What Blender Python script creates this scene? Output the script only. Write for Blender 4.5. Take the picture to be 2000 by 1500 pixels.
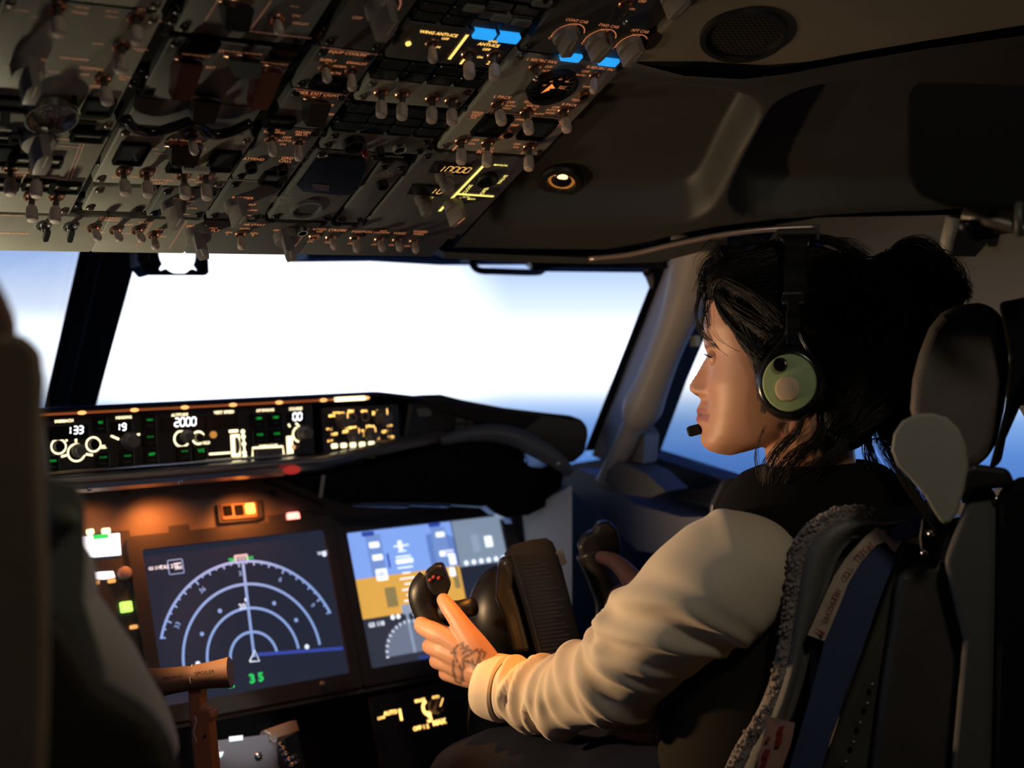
import bpy, bmesh, math, random
from mathutils import Vector, Matrix, noise
random.seed(7)
for o in list(bpy.data.objects): bpy.data.objects.remove(o)
COL = bpy.context.scene.collection
V = Vector
# ---------------------------------------------------------------- camera (2000 x 1500 frame)
FPX = 2712.0
CAM = V((0.0, 0.0, 1.2))
_ax = V((3813, -187, 2712)).normalized()            # cockpit X, Y, Z seen in camera axes (right, down, forward)
_az = -_ax.cross(V((0, 25 / 2712, 1))).normalized()
if _az.y > 0: _az = -_az
_ay = _az.cross(_ax)
def c2w(r, d, f): 
    p = V((r, d, f)); return V((_ax.dot(p), _ay.dot(p), _az.dot(p)))
RIGHT, DOWN, FWD = c2w(1, 0, 0), c2w(0, 1, 0), c2w(0, 0, 1)
def ray(x, y): return c2w((x - 1000) / FPX, (y - 750) / FPX, 1.0)
def W(x, y, d): return CAM + ray(x, y) * d
def on(x, y, p, n):
    r = ray(x, y); return CAM + r * ((p - CAM).dot(n) / r.dot(n))
def onX(x, y, X):
    r = ray(x, y); return CAM + r * (X / r.x)
def onY(x, y, Y):
    r = ray(x, y); return CAM + r * (Y / r.y)
cd = bpy.data.cameras.new('camera'); cam = bpy.data.objects.new('camera', cd); COL.objects.link(cam)
cam.matrix_world = Matrix((( RIGHT.x, -DOWN.x, -FWD.x, CAM.x), (RIGHT.y, -DOWN.y, -FWD.y, CAM.y), (RIGHT.z, -DOWN.z, -FWD.z, CAM.z), (0, 0, 0, 1)))
cd.sensor_width = 36.0; cd.lens = FPX * 36.0 / 2000.0; cd.clip_start = 0.02; cd.clip_end = 5000
cd.dof.use_dof = True; cd.dof.focus_distance = 1.71; cd.dof.aperture_fstop = 3.3
scn = bpy.context.scene; scn.camera = cam
vs = scn.view_settings; vs.view_transform = 'Standard'; vs.look = 'None'; vs.exposure = 0.0; vs.gamma = 1.0; vs.use_curve_mapping = False

# ---------------------------------------------------------------- sky over a hazy sea
wd = bpy.data.worlds.new('sky'); scn.world = wd; wd.use_nodes = True
nt = wd.node_tree; nt.nodes.clear()
tc = nt.nodes.new('ShaderNodeTexCoord')
SKYUP = RIGHT.cross(ray(1000, 788)).normalized()           # the aircraft is slightly banked: the sea horizon stays level in the view
if SKYUP.z < 0: SKYUP = -SKYUP
def sdot(d):
    q = nt.nodes.new('ShaderNodeVectorMath'); q.operation = 'DOT_PRODUCT'; nt.links.new(tc.outputs['Generated'], q.inputs[0]); q.inputs[1].default_value = d; return q.outputs['Value']
mr = nt.nodes.new('ShaderNodeMapRange'); mr.inputs['From Min'].default_value = -0.5; mr.inputs['From Max'].default_value = 0.5
nt.links.new(sdot(SKYUP), mr.inputs['Value'])
rp = nt.nodes.new('ShaderNodeValToRGB'); nt.links.new(mr.outputs['Result'], rp.inputs[0])
SKY = [(0.0, (.010, .025, .08)), (.38, (.030, .085, .32)), (.43, (.055, .145, .47)), (.465, (.10, .24, .62)), (.487, (.20, .37, .74)), (.499, (.46, .62, .92)), (.508, (.95, 1.02, 1.15)), (.522, (1.7, 1.8, 1.95)), (.545, (1.8, 1.95, 2.15)), (.565, (.86, .96, 1.14)),
       (.595, (.50, .66, 1.02)), (.64, (.16, .30, .84)), (.75, (.07, .15, .5)), (1.0, (.025, .05, .2))]
el = rp.color_ramp.elements
while len(el) > 1: el.remove(el[-1])
el[0].position = SKY[0][0]; el[0].color = (*SKY[0][1], 1)
for p, c in SKY[1:]:
    e = el.new(p); e.color = (*c, 1)
bg = nt.nodes.new('ShaderNodeBackground'); bg.inputs['Strength'].default_value = 1.08
gm = nt.nodes.new('ShaderNodeMapRange'); gm.interpolation_type = 'SMOOTHSTEP'; gm.inputs['From Min'].default_value = .986; gm.inputs['From Max'].default_value = .9995
nt.links.new(sdot(ray(560, 680).normalized()), gm.inputs['Value']); hm_ = nt.nodes.new('ShaderNodeMapRange'); hm_.inputs['From Min'].default_value = -.004; hm_.inputs['From Max'].default_value = .01
nt.links.new(sdot(SKYUP), hm_.inputs['Value']); pm = nt.nodes.new('ShaderNodeMath'); pm.operation = 'MULTIPLY'; nt.links.new(gm.outputs[0], pm.inputs[0]); nt.links.new(hm_.outputs[0], pm.inputs[1])
mxs = nt.nodes.new('ShaderNodeMixRGB'); mxs.inputs[2].default_value = (2.1, 2.1, 2.2, 1); nt.links.new(pm.outputs[0], mxs.inputs[0]); nt.links.new(rp.outputs[0], mxs.inputs[1])
nt.links.new(mxs.outputs[0], bg.inputs[0]); ow = nt.nodes.new('ShaderNodeOutputWorld'); nt.links.new(bg.outputs[0], ow.inputs[0])

# ---------------------------------------------------------------- lamps of the flight deck, and added fill lights
def aim(o, tgt): o.rotation_euler = (V(tgt) - o.location).to_track_quat('-Z', 'Y').to_euler()
def lamp(name, kind, loc, power, color, tgt=None, size=.03, cone=60, blend=.5):
    l = bpy.data.lights.new(name, kind); l.energy = power; l.color = color
    if kind == 'SPOT': l.spot_size = math.radians(cone); l.spot_blend = blend; l.shadow_soft_size = size
    elif kind == 'AREA': l.size = size
    else: l.shadow_soft_size = size
    o = bpy.data.objects.new(name, l); COL.objects.link(o); o.location = loc
    if tgt is not None: aim(o, tgt)
    return o
lamp('chart_lamp', 'SPOT', (.42, 1.83, 1.10), 5.5, (1.0, .88, .60), (.52, 1.58, 1.42), .016, 140, .9)
lamp('face_fill', 'SPOT', (.50, 1.70, 1.0), 20.0, (1.0, .63, .32), (1.12, 1.30, 1.05), .02, 88, .8)  # added spot without a fixture, brightens the pilot's face and sleeve
lamp('yoke_lamp', 'SPOT', (.97, 1.36, 1.50), 24.0, (1.0, .33, .04), W(915, 1245, 1.81), .012, 25, .5)
for _x in (175, 312, 480): lamp('panel_flood', 'SPOT', onY(_x, 956, 2.055), 1.5, (1.0, .26, .05), onY(_x + 5, 1060, 2.085), .012, 120, 1.0)
lamp('pedestal_flood', 'SPOT', (.80, 1.72, 1.40), 8.0, (.95, .97, 1.0), (.86, 1.98, .69), .015, 14, .6)
lamp('seat_fill', 'AREA', (.75, .15, 1.80), 2.0, (1.0, .88, .70), (.9, 1.2, .9), .12)  # added dim fill for the camera side of the seat, no fixture


# ---------------------------------------------------------------- materials
MATS = {}
def mat(name, col, rough=.6, metal=0.0, emit=None, es=0.0, noise_amt=0.0, nscale=60.0, bump=0.0, bscale=300.0, sheen=0.0, spec=.5, sub=0.0, coat=0.0):
    if name in MATS: return MATS[name]
    m = bpy.data.materials.new(name); m.use_nodes = True; t = m.node_tree; b = t.nodes['Principled BSDF']
    b.inputs['Base Color'].default_value = (*col, 1); b.inputs['Roughness'].default_value = rough; b.inputs['Metallic'].default_value = metal
    b.inputs['Specular IOR Level'].default_value = spec
    if emit: b.inputs['Emission Color'].default_value = (*emit, 1); b.inputs['Emission Strength'].default_value = es
    if sheen: b.inputs['Sheen Weight'].default_value = sheen
    if coat: b.inputs['Coat Weight'].default_value = coat
    if sub: b.inputs['Subsurface Weight'].default_value = sub; b.inputs['Subsurface Radius'].default_value = (1, .35, .2); b.inputs['Subsurface Scale'].default_value = .008
    if noise_amt or bump:
        tcn = t.nodes.new('ShaderNodeTexCoord')
        if noise_amt:
            n = t.nodes.new('ShaderNodeTexNoise'); n.inputs['Scale'].default_value = nscale; n.inputs['Detail'].default_value = 4
            t.links.new(tcn.outputs['Object'], n.inputs['Vector'])
            r = t.nodes.new('ShaderNodeValToRGB'); r.color_ramp.elements[0].position = .3; r.color_ramp.elements[1].position = .7
            r.color_ramp.elements[0].color = (*[c * (1 - noise_amt) for c in col], 1); r.color_ramp.elements[1].color = (*[min(1, c * (1 + noise_amt)) for c in col], 1)
            t.links.new(n.outputs['Fac'], r.inputs[0]); t.links.new(r.outputs[0], b.inputs['Base Color'])
        if bump:
            n2 = t.nodes.new('ShaderNodeTexNoise'); n2.inputs['Scale'].default_value = bscale; n2.inputs['Detail'].default_value = 3
            t.links.new(tcn.outputs['Object'], n2.inputs['Vector'])
            bp = t.nodes.new('ShaderNodeBump'); bp.inputs['Strength'].default_value = bump; bp.inputs['Distance'].default_value = .002
            t.links.new(n2.outputs['Fac'], bp.inputs['Height']); t.links.new(bp.outputs[0], b.inputs['Normal'])
    MATS[name] = m; return m
def glow(name, col, s):
    return mat(name, tuple(min(.8, c) for c in col), .5, emit=col, es=s)
M_plate = mat('grey panel paint', (.30, .295, .25), .5, noise_amt=.08, nscale=25, bump=.12, bscale=500)
M_plate_d = mat('dark grey panel paint', (.13, .135, .128), .5, noise_amt=.08, nscale=25, bump=.12, bscale=500)
M_plate_k = mat('charcoal panel paint', (.05, .052, .05), .5, noise_amt=.1, nscale=30)
M_black = mat('black plastic', (.008, .008, .009), .45)
M_blackr = mat('matte black lining', (.006, .006, .007), .9, spec=.1)
M_glossk = mat('gloss black plastic', (.01, .01, .012), .2)
M_knob = mat('grey brown knob plastic', (.16, .135, .12), .5, noise_amt=.1)
M_bat = mat('beige rubber switch tip', (.42, .33, .28), .55)
M_stem = mat('dark metal stem', (.10, .08, .07), .35, .6)
M_copper = mat('warm metal ring', (.55, .30, .20), .28, .9)
M_steel = mat('polished steel', (.62, .62, .6), .22, 1.0)
M_red = mat('dark red guard plastic', (.06, .008, .007), .4)
M_lens = mat('dark legend lens', (.022, .028, .030), .18)
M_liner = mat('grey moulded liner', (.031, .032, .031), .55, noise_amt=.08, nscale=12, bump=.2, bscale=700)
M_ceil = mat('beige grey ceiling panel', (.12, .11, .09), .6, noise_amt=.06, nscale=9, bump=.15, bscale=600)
M_frame = mat('blue black window frame', (.012, .014, .02), .5)
M_greyp = mat('light grey painted metal', (.30, .29, .26), .5, noise_amt=.06)
M_cons = mat('slate side console', (.10, .105, .115), .5, noise_amt=.1, nscale=20)
M_floor = mat('dark carpet', (.02, .02, .022), .95, noise_amt=.3, nscale=200)
M_mip = mat('brown grey instrument panel', (.16, .125, .10), .55, noise_amt=.08, nscale=30)
M_bezel = mat('dark grey display bezel', (.05, .045, .04), .5)
M_txt = glow('dim amber lettering', (1.0, .33, .13), .5)
M_txtd = glow('faint amber lettering', (1.0, .38, .2), .2)
M_txty = glow('bright amber lettering', (1.0, .56, .13), 1.7)
M_txtg = glow('yellow green lettering', (1.0, .82, .2), 1.2)
M_print = mat('pale printed lettering', (.4, .38, .33), .6)
M_blue = glow('blue lit legend', (.02, .36, .95), .95)
M_white = glow('white digits', (.95, .97, 1.0), 3.2)
M_cream = glow('cream backlit marking', (1.0, .84, .5), 2.0)
M_amber = glow('amber backlit marking', (1.0, .55, .14), 3.2)
M_green = glow('green legend', (.01, .55, .06), .75)
M_redl = glow('red lit legend', (1.0, .25, .2), 4.0)

# ---------------------------------------------------------------- mesh building
def frame(o, ux, uy, un):
    return Matrix(((ux[0], uy[0], un[0], o[0]), (ux[1], uy[1], un[1], o[1]), (ux[2], uy[2], un[2], o[2]), (0, 0, 0, 1)))
def dirframe(o, d, up=V((0, 0, 1))):
    z = V(d).normalized(); x = V(up).cross(z)
    if x.length < 1e-4: x = V((1, 0, 0)).cross(z)
    x.normalize(); y = z.cross(x); return frame(o, x, y, z)
def catmull(pts, n=8, closed=False):
    P = [V(p) if not isinstance(p, (int, float)) else p for p in pts]; out = []; N = len(P)
    rng = range(N if closed else N - 1)
    for i in rng:
        if closed: p0, p1, p2, p3 = P[(i - 1) % N], P[i], P[(i + 1) % N], P[(i + 2) % N]
        else: p0, p1, p2, p3 = P[max(i - 1, 0)], P[i], P[i + 1], P[min(i + 2, N - 1)]
        for k in range(n):
            t = k / n; t2 = t * t; t3 = t2 * t
            out.append((p1 * 2 + (p2 - p0) * t + (p0 * 2 - p1 * 5 + p2 * 4 - p3) * t2 + (p1 * 3 - p0 - p2 * 3 + p3) * t3) * .5)
    if not closed: out.append(P[-1])
    return out
def offset_poly(pts, d):
    n = len(pts); out = []; A = sum(pts[i][0] * pts[(i + 1) % n][1] - pts[(i + 1) % n][0] * pts[i][1] for i in range(n)); s = 1 if A > 0 else -1
    for i in range(n):
        p, a, b = V((*pts[i][:2],)), V((*pts[i - 1][:2],)), V((*pts[(i + 1) % n][:2],))
        e1 = (p - a); e2 = (b - p)
        if e1.length < 1e-9 or e2.length < 1e-9: out.append((p.x, p.y)); continue
        e1.normalize(); e2.normalize()
        n1 = V((-e1.y, e1.x)) * s; n2 = V((-e2.y, e2.x)) * s; m = n1 + n2
        if m.length < 1e-6: m = n1
        m.normalize(); k = d / max(.35, m.dot(n1)); out.append((p.x + m.x * k, p.y + m.y * k))
    return out
def rrect(u0, v0, u1, v1, r=.003, n=4):
    out = []
    for cx, cy, a0 in ((u1 - r, v1 - r, 0), (u0 + r, v1 - r, 90), (u0 + r, v0 + r, 180), (u1 - r, v0 + r, 270)):
        for k in range(n + 1):
            a = math.radians(a0 + 90 * k / n); out.append((cx + r * math.cos(a), cy + r * math.sin(a)))
    return out
def circ(cx, cy, rx, ry=None, n=24):
    ry = ry or rx; return [(cx + rx * math.cos(2 * math.pi * k / n), cy + ry * math.sin(2 * math.pi * k / n)) for k in range(n)]
class MB:
    def __init__(s): s.v = []; s.f = []
    def add(s, vs_, fs, M=None):
        b = len(s.v); s.v += [(M @ V(p)) if M else V(p) for p in vs_]; s.f += [tuple(i + b for i in f) for f in fs]; return s
    def prism(s, poly, z0, z1, M=None, bev=0.0, back=True):
        n = len(poly); A = sum(poly[i][0] * poly[(i + 1) % n][1] - poly[(i + 1) % n][0] * poly[i][1] for i in range(n))
        if A < 0: poly = poly[::-1]
        rings = [[(p[0], p[1], z0) for p in poly]]
        if bev: rings.append([(p[0], p[1], z1 - bev) for p in poly]); rings.append([(p[0], p[1], z1 - bev * .3) for p in offset_poly(poly, bev * .3)]); rings.append([(p[0], p[1], z1) for p in offset_poly(poly, bev)])
        else: rings.append([(p[0], p[1], z1) for p in poly])
        vs_ = [p for r in rings for p in r]; fs = []
        for k in range(len(rings) - 1):
            for i in range(n): fs.append((k * n + i, k * n + (i + 1) % n, (k + 1) * n + (i + 1) % n, (k + 1) * n + i))
        fs.append(tuple((len(rings) - 1) * n + i for i in range(n)))
        if back: fs.append(tuple(reversed(range(n))))
        return s.add(vs_, fs, M)
    def flat(s, poly, z=0, M=None):
        n = len(poly); A = sum(poly[i][0] * poly[(i + 1) % n][1] - poly[(i + 1) % n][0] * poly[i][1] for i in range(n))
        if A < 0: poly = poly[::-1]
        return s.add([(p[0], p[1], z) for p in poly], [tuple(range(n))], M)
    def ringstrip(s, outer, inner, z0, z1, M=None):       # plate with a hole: outer and inner loops with equal counts
        n = len(outer); vs_ = [(*p[:2], z1) for p in outer] + [(*p[:2], z1) for p in inner] + [(*p[:2], z0) for p in outer] + [(*p[:2], z0) for p in inner]; fs = []
        for i in range(n):
            j = (i + 1) % n
            fs += [(i, j, n + j, n + i), (2 * n + i, 2 * n + j, j, i), (n + i, n + j, 3 * n + j, 3 * n + i), (2 * n + j, 2 * n + i, 3 * n + i, 3 * n + j)]
        return s.add(vs_, fs, M)
    def box(s, c, d, M=None, bev=0.0):
        return s.prism([(c[0] - d[0] / 2, c[1] - d[1] / 2), (c[0] + d[0] / 2, c[1] - d[1] / 2), (c[0] + d[0] / 2, c[1] + d[1] / 2), (c[0] - d[0] / 2, c[1] + d[1] / 2)], c[2] - d[2] / 2, c[2] + d[2] / 2, M, bev)
    def lathe(s, prof, M=None, n=20, sx_=1, sy_=1):
        vs_ = []; fs = []
        for r, z in prof:
            for k in range(n): a = 2 * math.pi * k / n; vs_.append((r * math.cos(a) * sx_, r * math.sin(a) * sy_, z))
        for i in range(len(prof) - 1):
            for k in range(n): fs.append((i * n + k, i * n + (k + 1) % n, (i + 1) * n + (k + 1) % n, (i + 1) * n + k))
        fs.append(tuple(reversed(range(n)))); fs.append(tuple((len(prof) - 1) * n + k for k in range(n)))
        return s.add(vs_, fs, M)
    def tube(s, pts, rad, n=12, cap=True, flat=None, upv=None):
        pts = [V(p) for p in pts]; m = len(pts); rad = [rad] * m if isinstance(rad, (int, float)) else rad
        vs_ = []; fs = []; up = V(upv) if upv else None; prev = None
        for i, p in enumerate(pts):
            t = (pts[min(i + 1, m - 1)] - pts[max(i - 1, 0)]).normalized()
            if prev is None:
                u = up or (V((0, 0, 1)) if abs(t.z) < .9 else V((1, 0, 0))); x = (u - t * u.dot(t)).normalized()
            else: x = (prev - t * prev.dot(t)).normalized()
            prev = x; y = t.cross(x); r = rad[i]; ra, rb = (r if isinstance(r, (tuple, list)) else (r, r))
            for k in range(n): a = 2 * math.pi * k / n; vs_.append(p + x * ra * math.cos(a) + y * rb * math.sin(a))
        for i in range(m - 1):
            for k in range(n): fs.append((i * n + k, i * n + (k + 1) % n, (i + 1) * n + (k + 1) % n, (i + 1) * n + k))
        if cap: fs.append(tuple(reversed(range(n)))); fs.append(tuple((m - 1) * n + k for k in range(n)))
        return s.add(vs_, fs)
    def strip(s, pts, w, M=None, z=0, closed=False):       # flat line of width w in a local plane
        n = len(pts); vs_ = []; fs = []
        for i in range(n):
            a = V(pts[i - 1] if (i > 0 or closed) else pts[i]); b = V(pts[(i + 1) % n] if (i < n - 1 or closed) else pts[i])
            t = V((b[0] - a[0], b[1] - a[1])); t = t.normalized() if t.length > 1e-9 else V((1, 0)); q = V((-t.y, t.x)) * w / 2
            vs_ += [(pts[i][0] - q.x, pts[i][1] - q.y, z), (pts[i][0] + q.x, pts[i][1] + q.y, z)]
        for i in range(n if closed else n - 1):
            j = (i + 1) % n; fs.append((2 * i, 2 * j, 2 * j + 1, 2 * i + 1))
        return s.add(vs_, fs, M)
    def ball(s, c, r, M=None, n=16, m=10):
        r = (r, r, r) if isinstance(r, (int, float)) else r; vs_ = []; fs = []
        for i in range(m + 1):
            b = math.pi * i / m
            for k in range(n): a = 2 * math.pi * k / n; vs_.append((c[0] + r[0] * math.sin(b) * math.cos(a), c[1] + r[1] * math.sin(b) * math.sin(a), c[2] - r[2] * math.cos(b)))
        for i in range(m):
            for k in range(n): fs.append((i * n + k, i * n + (k + 1) % n, (i + 1) * n + (k + 1) % n, (i + 1) * n + k))
        return s.add(vs_, fs, M)
    def mesh(s, name, smooth=False):
        me = bpy.data.meshes.new(name); me.from_pydata([tuple(p) for p in s.v], [], s.f)
        bm = bmesh.new(); bm.from_mesh(me); bmesh.ops.remove_doubles(bm, verts=bm.verts, dist=1e-6); bmesh.ops.recalc_face_normals(bm, faces=bm.faces)
        if smooth:
            for f in bm.faces: f.smooth = True
            if isinstance(smooth, (int, float)) and not isinstance(smooth, bool):
                for e in bm.edges:
                    if len(e.link_faces) == 2 and e.calc_face_angle(0) > math.radians(smooth): e.smooth = False
        bm.to_mesh(me); bm.free(); return me
    def build(s, name, m, parent=None, smooth=False):
        return place(name, s.mesh(name, smooth), m, parent)
def place(name, me, m, parent=None, M=None):
    if m and not me.materials: me.materials.append(m)
    o = bpy.data.objects.new(name, me); COL.objects.link(o)
    if M is not None: o.matrix_world = M
    if parent is not None: kid(o, parent)
    return o
PW = {}
def wm(o): return PW.get(o.name, o.matrix_basis)
def kid(o, parent):
    w = o.matrix_basis.copy(); PW[o.name] = w
    o.parent = parent; o.matrix_parent_inverse = wm(parent).inverted()
def thing(name, label, cat, loc=(0, 0, 0), group=None):
    o = bpy.data.objects.new(name, None); COL.objects.link(o); o.location = loc; o.empty_display_size = .05
    o.matrix_basis = Matrix.Translation(V(loc)); PW[o.name] = Matrix.Translation(V(loc)); return tag(o, label, cat, group)
def tag(o, label, cat, group=None):
    o['label'] = label; o['category'] = cat
    if group: o['group'] = group
    return o
def struct(o): o['kind'] = 'structure'; return o
# lettering: text curves turned to meshes in one pass at the end; every entry joins the lettering mesh of its owner and material
TXT = []
def text(s, M, center, width=None, size=None, m=None, owner=None, rot=0.0, bold=0.0, name='lettering', shear=0.0, z=.0006):
    TXT.append((s, M, center, width, size, m, owner, rot, bold, name, shear, z))
def flush_text():
    objs = []
    for (s, *_), i in zip(TXT, range(len(TXT))):
        c = bpy.data.curves.new('t', 'FONT'); c.body = s; c.align_x = 'CENTER'; c.align_y = 'CENTER'; c.resolution_u = 2; c.space_line = .85; c.offset = TXT[i][8]
        o = bpy.data.objects.new('t', c); COL.objects.link(o); objs.append(o)
    bpy.context.view_layer.update(); dg = bpy.context.evaluated_depsgraph_get(); groups = {}
    for o, (s, M, cen, width, size, m, owner, rot, bold, name, shear, z) in zip(objs, TXT):
        me = bpy.data.meshes.new_from_object(o.evaluated_get(dg)); xs = [v.co.x for v in me.vertices]; ys = [v.co.y for v in me.vertices]
        if not xs: continue
        w = max(xs) - min(xs); k = (width / w) if width else size; cx, cy = (max(xs) + min(xs)) / 2, (max(ys) + min(ys)) / 2
        mb = groups.setdefault((owner.name if owner else '', m.name, name), (MB(), owner, m, name))[0]; cr, sr = math.cos(rot), math.sin(rot)
        pts = []
        for v in me.vertices:
            x, y = (v.co.x - cx) * k, (v.co.y - cy) * k; x += y * shear; pts.append((cen[0] + x * cr - y * sr, cen[1] + x * sr + y * cr, z))
        mb.add(pts, [tuple(p.vertices) for p in me.polygons], M); bpy.data.meshes.remove(me)
    for o in objs: c = o.data; bpy.data.objects.remove(o); bpy.data.curves.remove(c)
    for mb, owner, m, name in groups.values():
        me = bpy.data.meshes.new(name); me.from_pydata([tuple(p) for p in mb.v], [], mb.f); lo_ = place(name, me, m, owner); lo_['kind'] = 'stuff'
SEG = {'0': 'abcdef', '1': 'bc', '2': 'abged', '3': 'abgcd', '4': 'fgbc', '5': 'afgcd', '6': 'afgedc', '7': 'abc', '8': 'abcdefg', '9': 'abfgcd'}
def segdigits(mb, s, x0, y0, w, h, M, z, t=.16, gap=.35, slant=.12):
    for i, ch in enumerate(s):
        ox = x0 + i * w * (1 + gap) - (w * .45 if ch == '1' else 0); L = {'a': ((0, h), (w, h)), 'b': ((w, h), (w, h / 2)), 'c': ((w, h / 2), (w, 0)), 'd': ((0, 0), (w, 0)), 'e': ((0, h / 2), (0, 0)), 'f': ((0, h), (0, h / 2)), 'g': ((0, h / 2), (w, h / 2))}
        for g in SEG[ch]:
            (ax, ay), (bx, by) = L[g]; a = V((ox + ax + slant * ay, y0 + ay)); b = V((ox + bx + slant * by, y0 + by)); d = (b - a).normalized() * w * t * .5
            mb.strip([(a + d)[:], (b - d)[:]], w * t, M, z)
# ================================================================ THE FLIGHT DECK SHELL
X0 = .78
_a = math.radians(23.5)
OHV = V((0, -math.cos(_a), math.sin(_a))); OHN = V((0, -math.sin(_a), -math.cos(_a)))
OHF = frame((X0, 1.69, CAM.z + .215), (1, 0, 0), OHV, OHN)
def oh(x, y, h=0.0):
    o = OHF @ V((0, 0, h)); p = OHF.inverted() @ on(x, y, o, OHN); return (p.x, p.y)
def quadpx(mb, pts, Mthick):
    n = len(pts); c = sum((V(p) for p in pts), V()) / n
    back = [p + Mthick for p in pts]
    fs = [tuple(range(n)), tuple(reversed(range(n, 2 * n)))] + [(i, (i + 1) % n, n + (i + 1) % n, n + i) for i in range(n)]
    return mb.add(list(pts) + back, fs)

# floor, rear wall, hull sides, roof behind the camera
struct(MB().box((.78, .9, -.02), (2.2, 3.6, .04)).build('floor', M_floor))
struct(MB().box((.78, -.75, .95), (2.2, .04, 1.9)).build('wall_back', M_blackr))
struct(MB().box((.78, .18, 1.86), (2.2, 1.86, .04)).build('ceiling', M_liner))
mb = MB().box((-.26, .45, .5), (.04, 2.4, 1.0)); mb.box((-.26, .12, 1.45), (.04, 1.74, .9)); mb.box((-.26, 1.3, 1.62), (.04, .8, .5))
struct(mb.build('wall_left', M_cons))
# the starboard hull: lower wall, aft pillar, header over the side window
def side(px): return [onX(x, y, 1.70) for x, y in px]
def sill_pts():
    return [(1080, 930), (1120, 905), (1245, 885), (1340, 922), (1450, 957), (1620, 985), (1800, 1008), (2040, 918), (2300, 918)]
mb = MB(); P = [onX(x, y, 1.70) for x, y in sill_pts()]
for i in range(len(P) - 1):
    a, b = P[i], P[i + 1]
    quadpx(mb, [a, b, V((1.70, b.y, .0)), V((1.70, a.y, .0))], V((.05, 0, 0)))
struct(mb.build('wall_right', M_cons))
mb = MB(); quadpx(mb, side([(1846, 420), (2400, 380), (2400, 905), (2050, 905), (1992, 800), (1885, 700), (1872, 600), (1850, 505)]), V((.05, 0, 0)))
o = struct(mb.build('trim_1', M_plate_k, None)); 
mb = MB(); quadpx(mb, [onX(x, y, 1.64) for x, y in [(1375, 462), (1600, 425), (1856, 420), (1853, 500), (1690, 503), (1500, 500), (1385, 520)]], V((.06, 0, 0)))
struct(mb.build('trim_2', M_liner))
mb = MB(); quadpx(mb, [onX(x, y, 1.69) for x, y in [(1360, 380), (1880, 370), (1870, 470), (1360, 480)]], V((.03, 0, 0)))
struct(mb.build('trim_15', M_blackr))
# rib that closes the side header against the aft pillar
struct(MB().tube([onX(1862, 425, 1.63), onX(1850, 470, 1.63), onX(1846, 512, 1.63)], [.011, .010, .008], 10).build('trim_3', M_greyp, None, True))

# windscreen: centre post, header, glass
def wsY(y): return 2.45 - .21 * (790 - y) / 300.0
def wsp(x, y, dy=0.0): return onY(x, y, wsY(y) + dy)
mb = MB(); quadpx(mb, [wsp(84, 800), wsp(186, 800), wsp(276, 470), wsp(160, 470)], V((.006, .02, .0)))
quadpx(mb, [wsp(100, 800, -.03), wsp(128, 800, -.03), wsp(203, 470, -.03), wsp(178, 470, -.03)], V((.012, .03, 0)))
struct(mb.build('trim_4', M_frame))
HL, HR = V((.80, 2.25, 1.43)), V((1.56, 1.745, 1.418))
mb = MB()
hp = [(600, 470), (760, 478), (885, 450), (1060, 450), (1180, 450), (1320, 435)]; hb = [(600, 505), (760, 503), (900, 510), (1070, 509), (1090, 522), (1320, 524)]
hy = [2.32, 2.2, 2.08, 1.97, 1.88, 1.73]
for i in range(5):
    quadpx(mb, [onY(*hb[i], hy[i]), onY(*hb[i + 1], hy[i + 1]), onY(*hp[i + 1], hy[i + 1]), onY(*hp[i], hy[i])], V((.0, .07, .0)))
struct(mb.build('trim_5', M_frame))
def glassmat():
    m = bpy.data.materials.new('window glass'); m.use_nodes = True; t = m.node_tree; t.nodes.clear()
    a = t.nodes.new('ShaderNodeBsdfTransparent'); a.inputs[0].default_value = (.97, .985, 1, 1); g = t.nodes.new('ShaderNodeBsdfGlossy'); g.inputs['Roughness'].default_value = .02
    f = t.nodes.new('ShaderNodeFresnel'); f.inputs[0].default_value = 1.45; ml = t.nodes.new('ShaderNodeMath'); ml.operation = 'MULTIPLY'; ml.inputs[1].default_value = .25; mx = t.nodes.new('ShaderNodeMixShader'); q = t.nodes.new('ShaderNodeOutputMaterial')
    t.links.new(f.outputs[0], ml.inputs[0]); t.links.new(ml.outputs[0], mx.inputs[0]); t.links.new(a.outputs[0], mx.inputs[1]); t.links.new(g.outputs[0], mx.inputs[2]); t.links.new(mx.outputs[0], q.inputs[0]); return m
M_glass = glassmat()
def pane(n, pts, th):
    struct(quadpx(MB(), pts, th).build('window_%d' % n, M_glass))
pane(1, [wsp(190, 830, .02), onX(1148, 890, 1.57), onX(1296, 512, 1.57), wsp(268, 480, .02)], V((.004, .008, 0)))
cl = wsp(100, 830, .02); ct = wsp(165, 480, .02)
pane(2, [V((-.03, 1.97, cl.z)), cl, ct, V((-.03, 1.75, 1.42))], V((-.004, .008, 0)))
pane(3, side([(1250, 880), (1800, 1005), (1850, 505), (1385, 520)]), V((.008, 0, 0)))
# port side frame and header so the far side of the deck is closed
mb = MB().box((-.05, 1.86, 1.28), (.07, .08, .42)).box((-.1, 1.45, 1.46), (.1, .8, .12)).box((.35, 2.05, 1.53), (.95, .10, .05), Matrix.Translation(V((.35, 2.05, 1.47))) @ Matrix.Rotation(math.radians(33), 4, 'Z') @ Matrix.Translation(-V((.35, 2.05, 1.47))))
struct(mb.build('trim_6', M_frame))
# nose bulkhead and glareshield deck block daylight under the windscreen
struct(MB().box((.76, 2.60, .54), (2.2, .04, 1.08)).build('wall_front', M_blackr))
struct(MB().box((1.80, 2.25, .50), (.04, .66, 1.0)).build('wall_right_nose', M_blackr)); struct(MB().box((-.30, 2.10, .50), (.04, .96, 1.0)).build('wall_left_nose', M_blackr))

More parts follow.
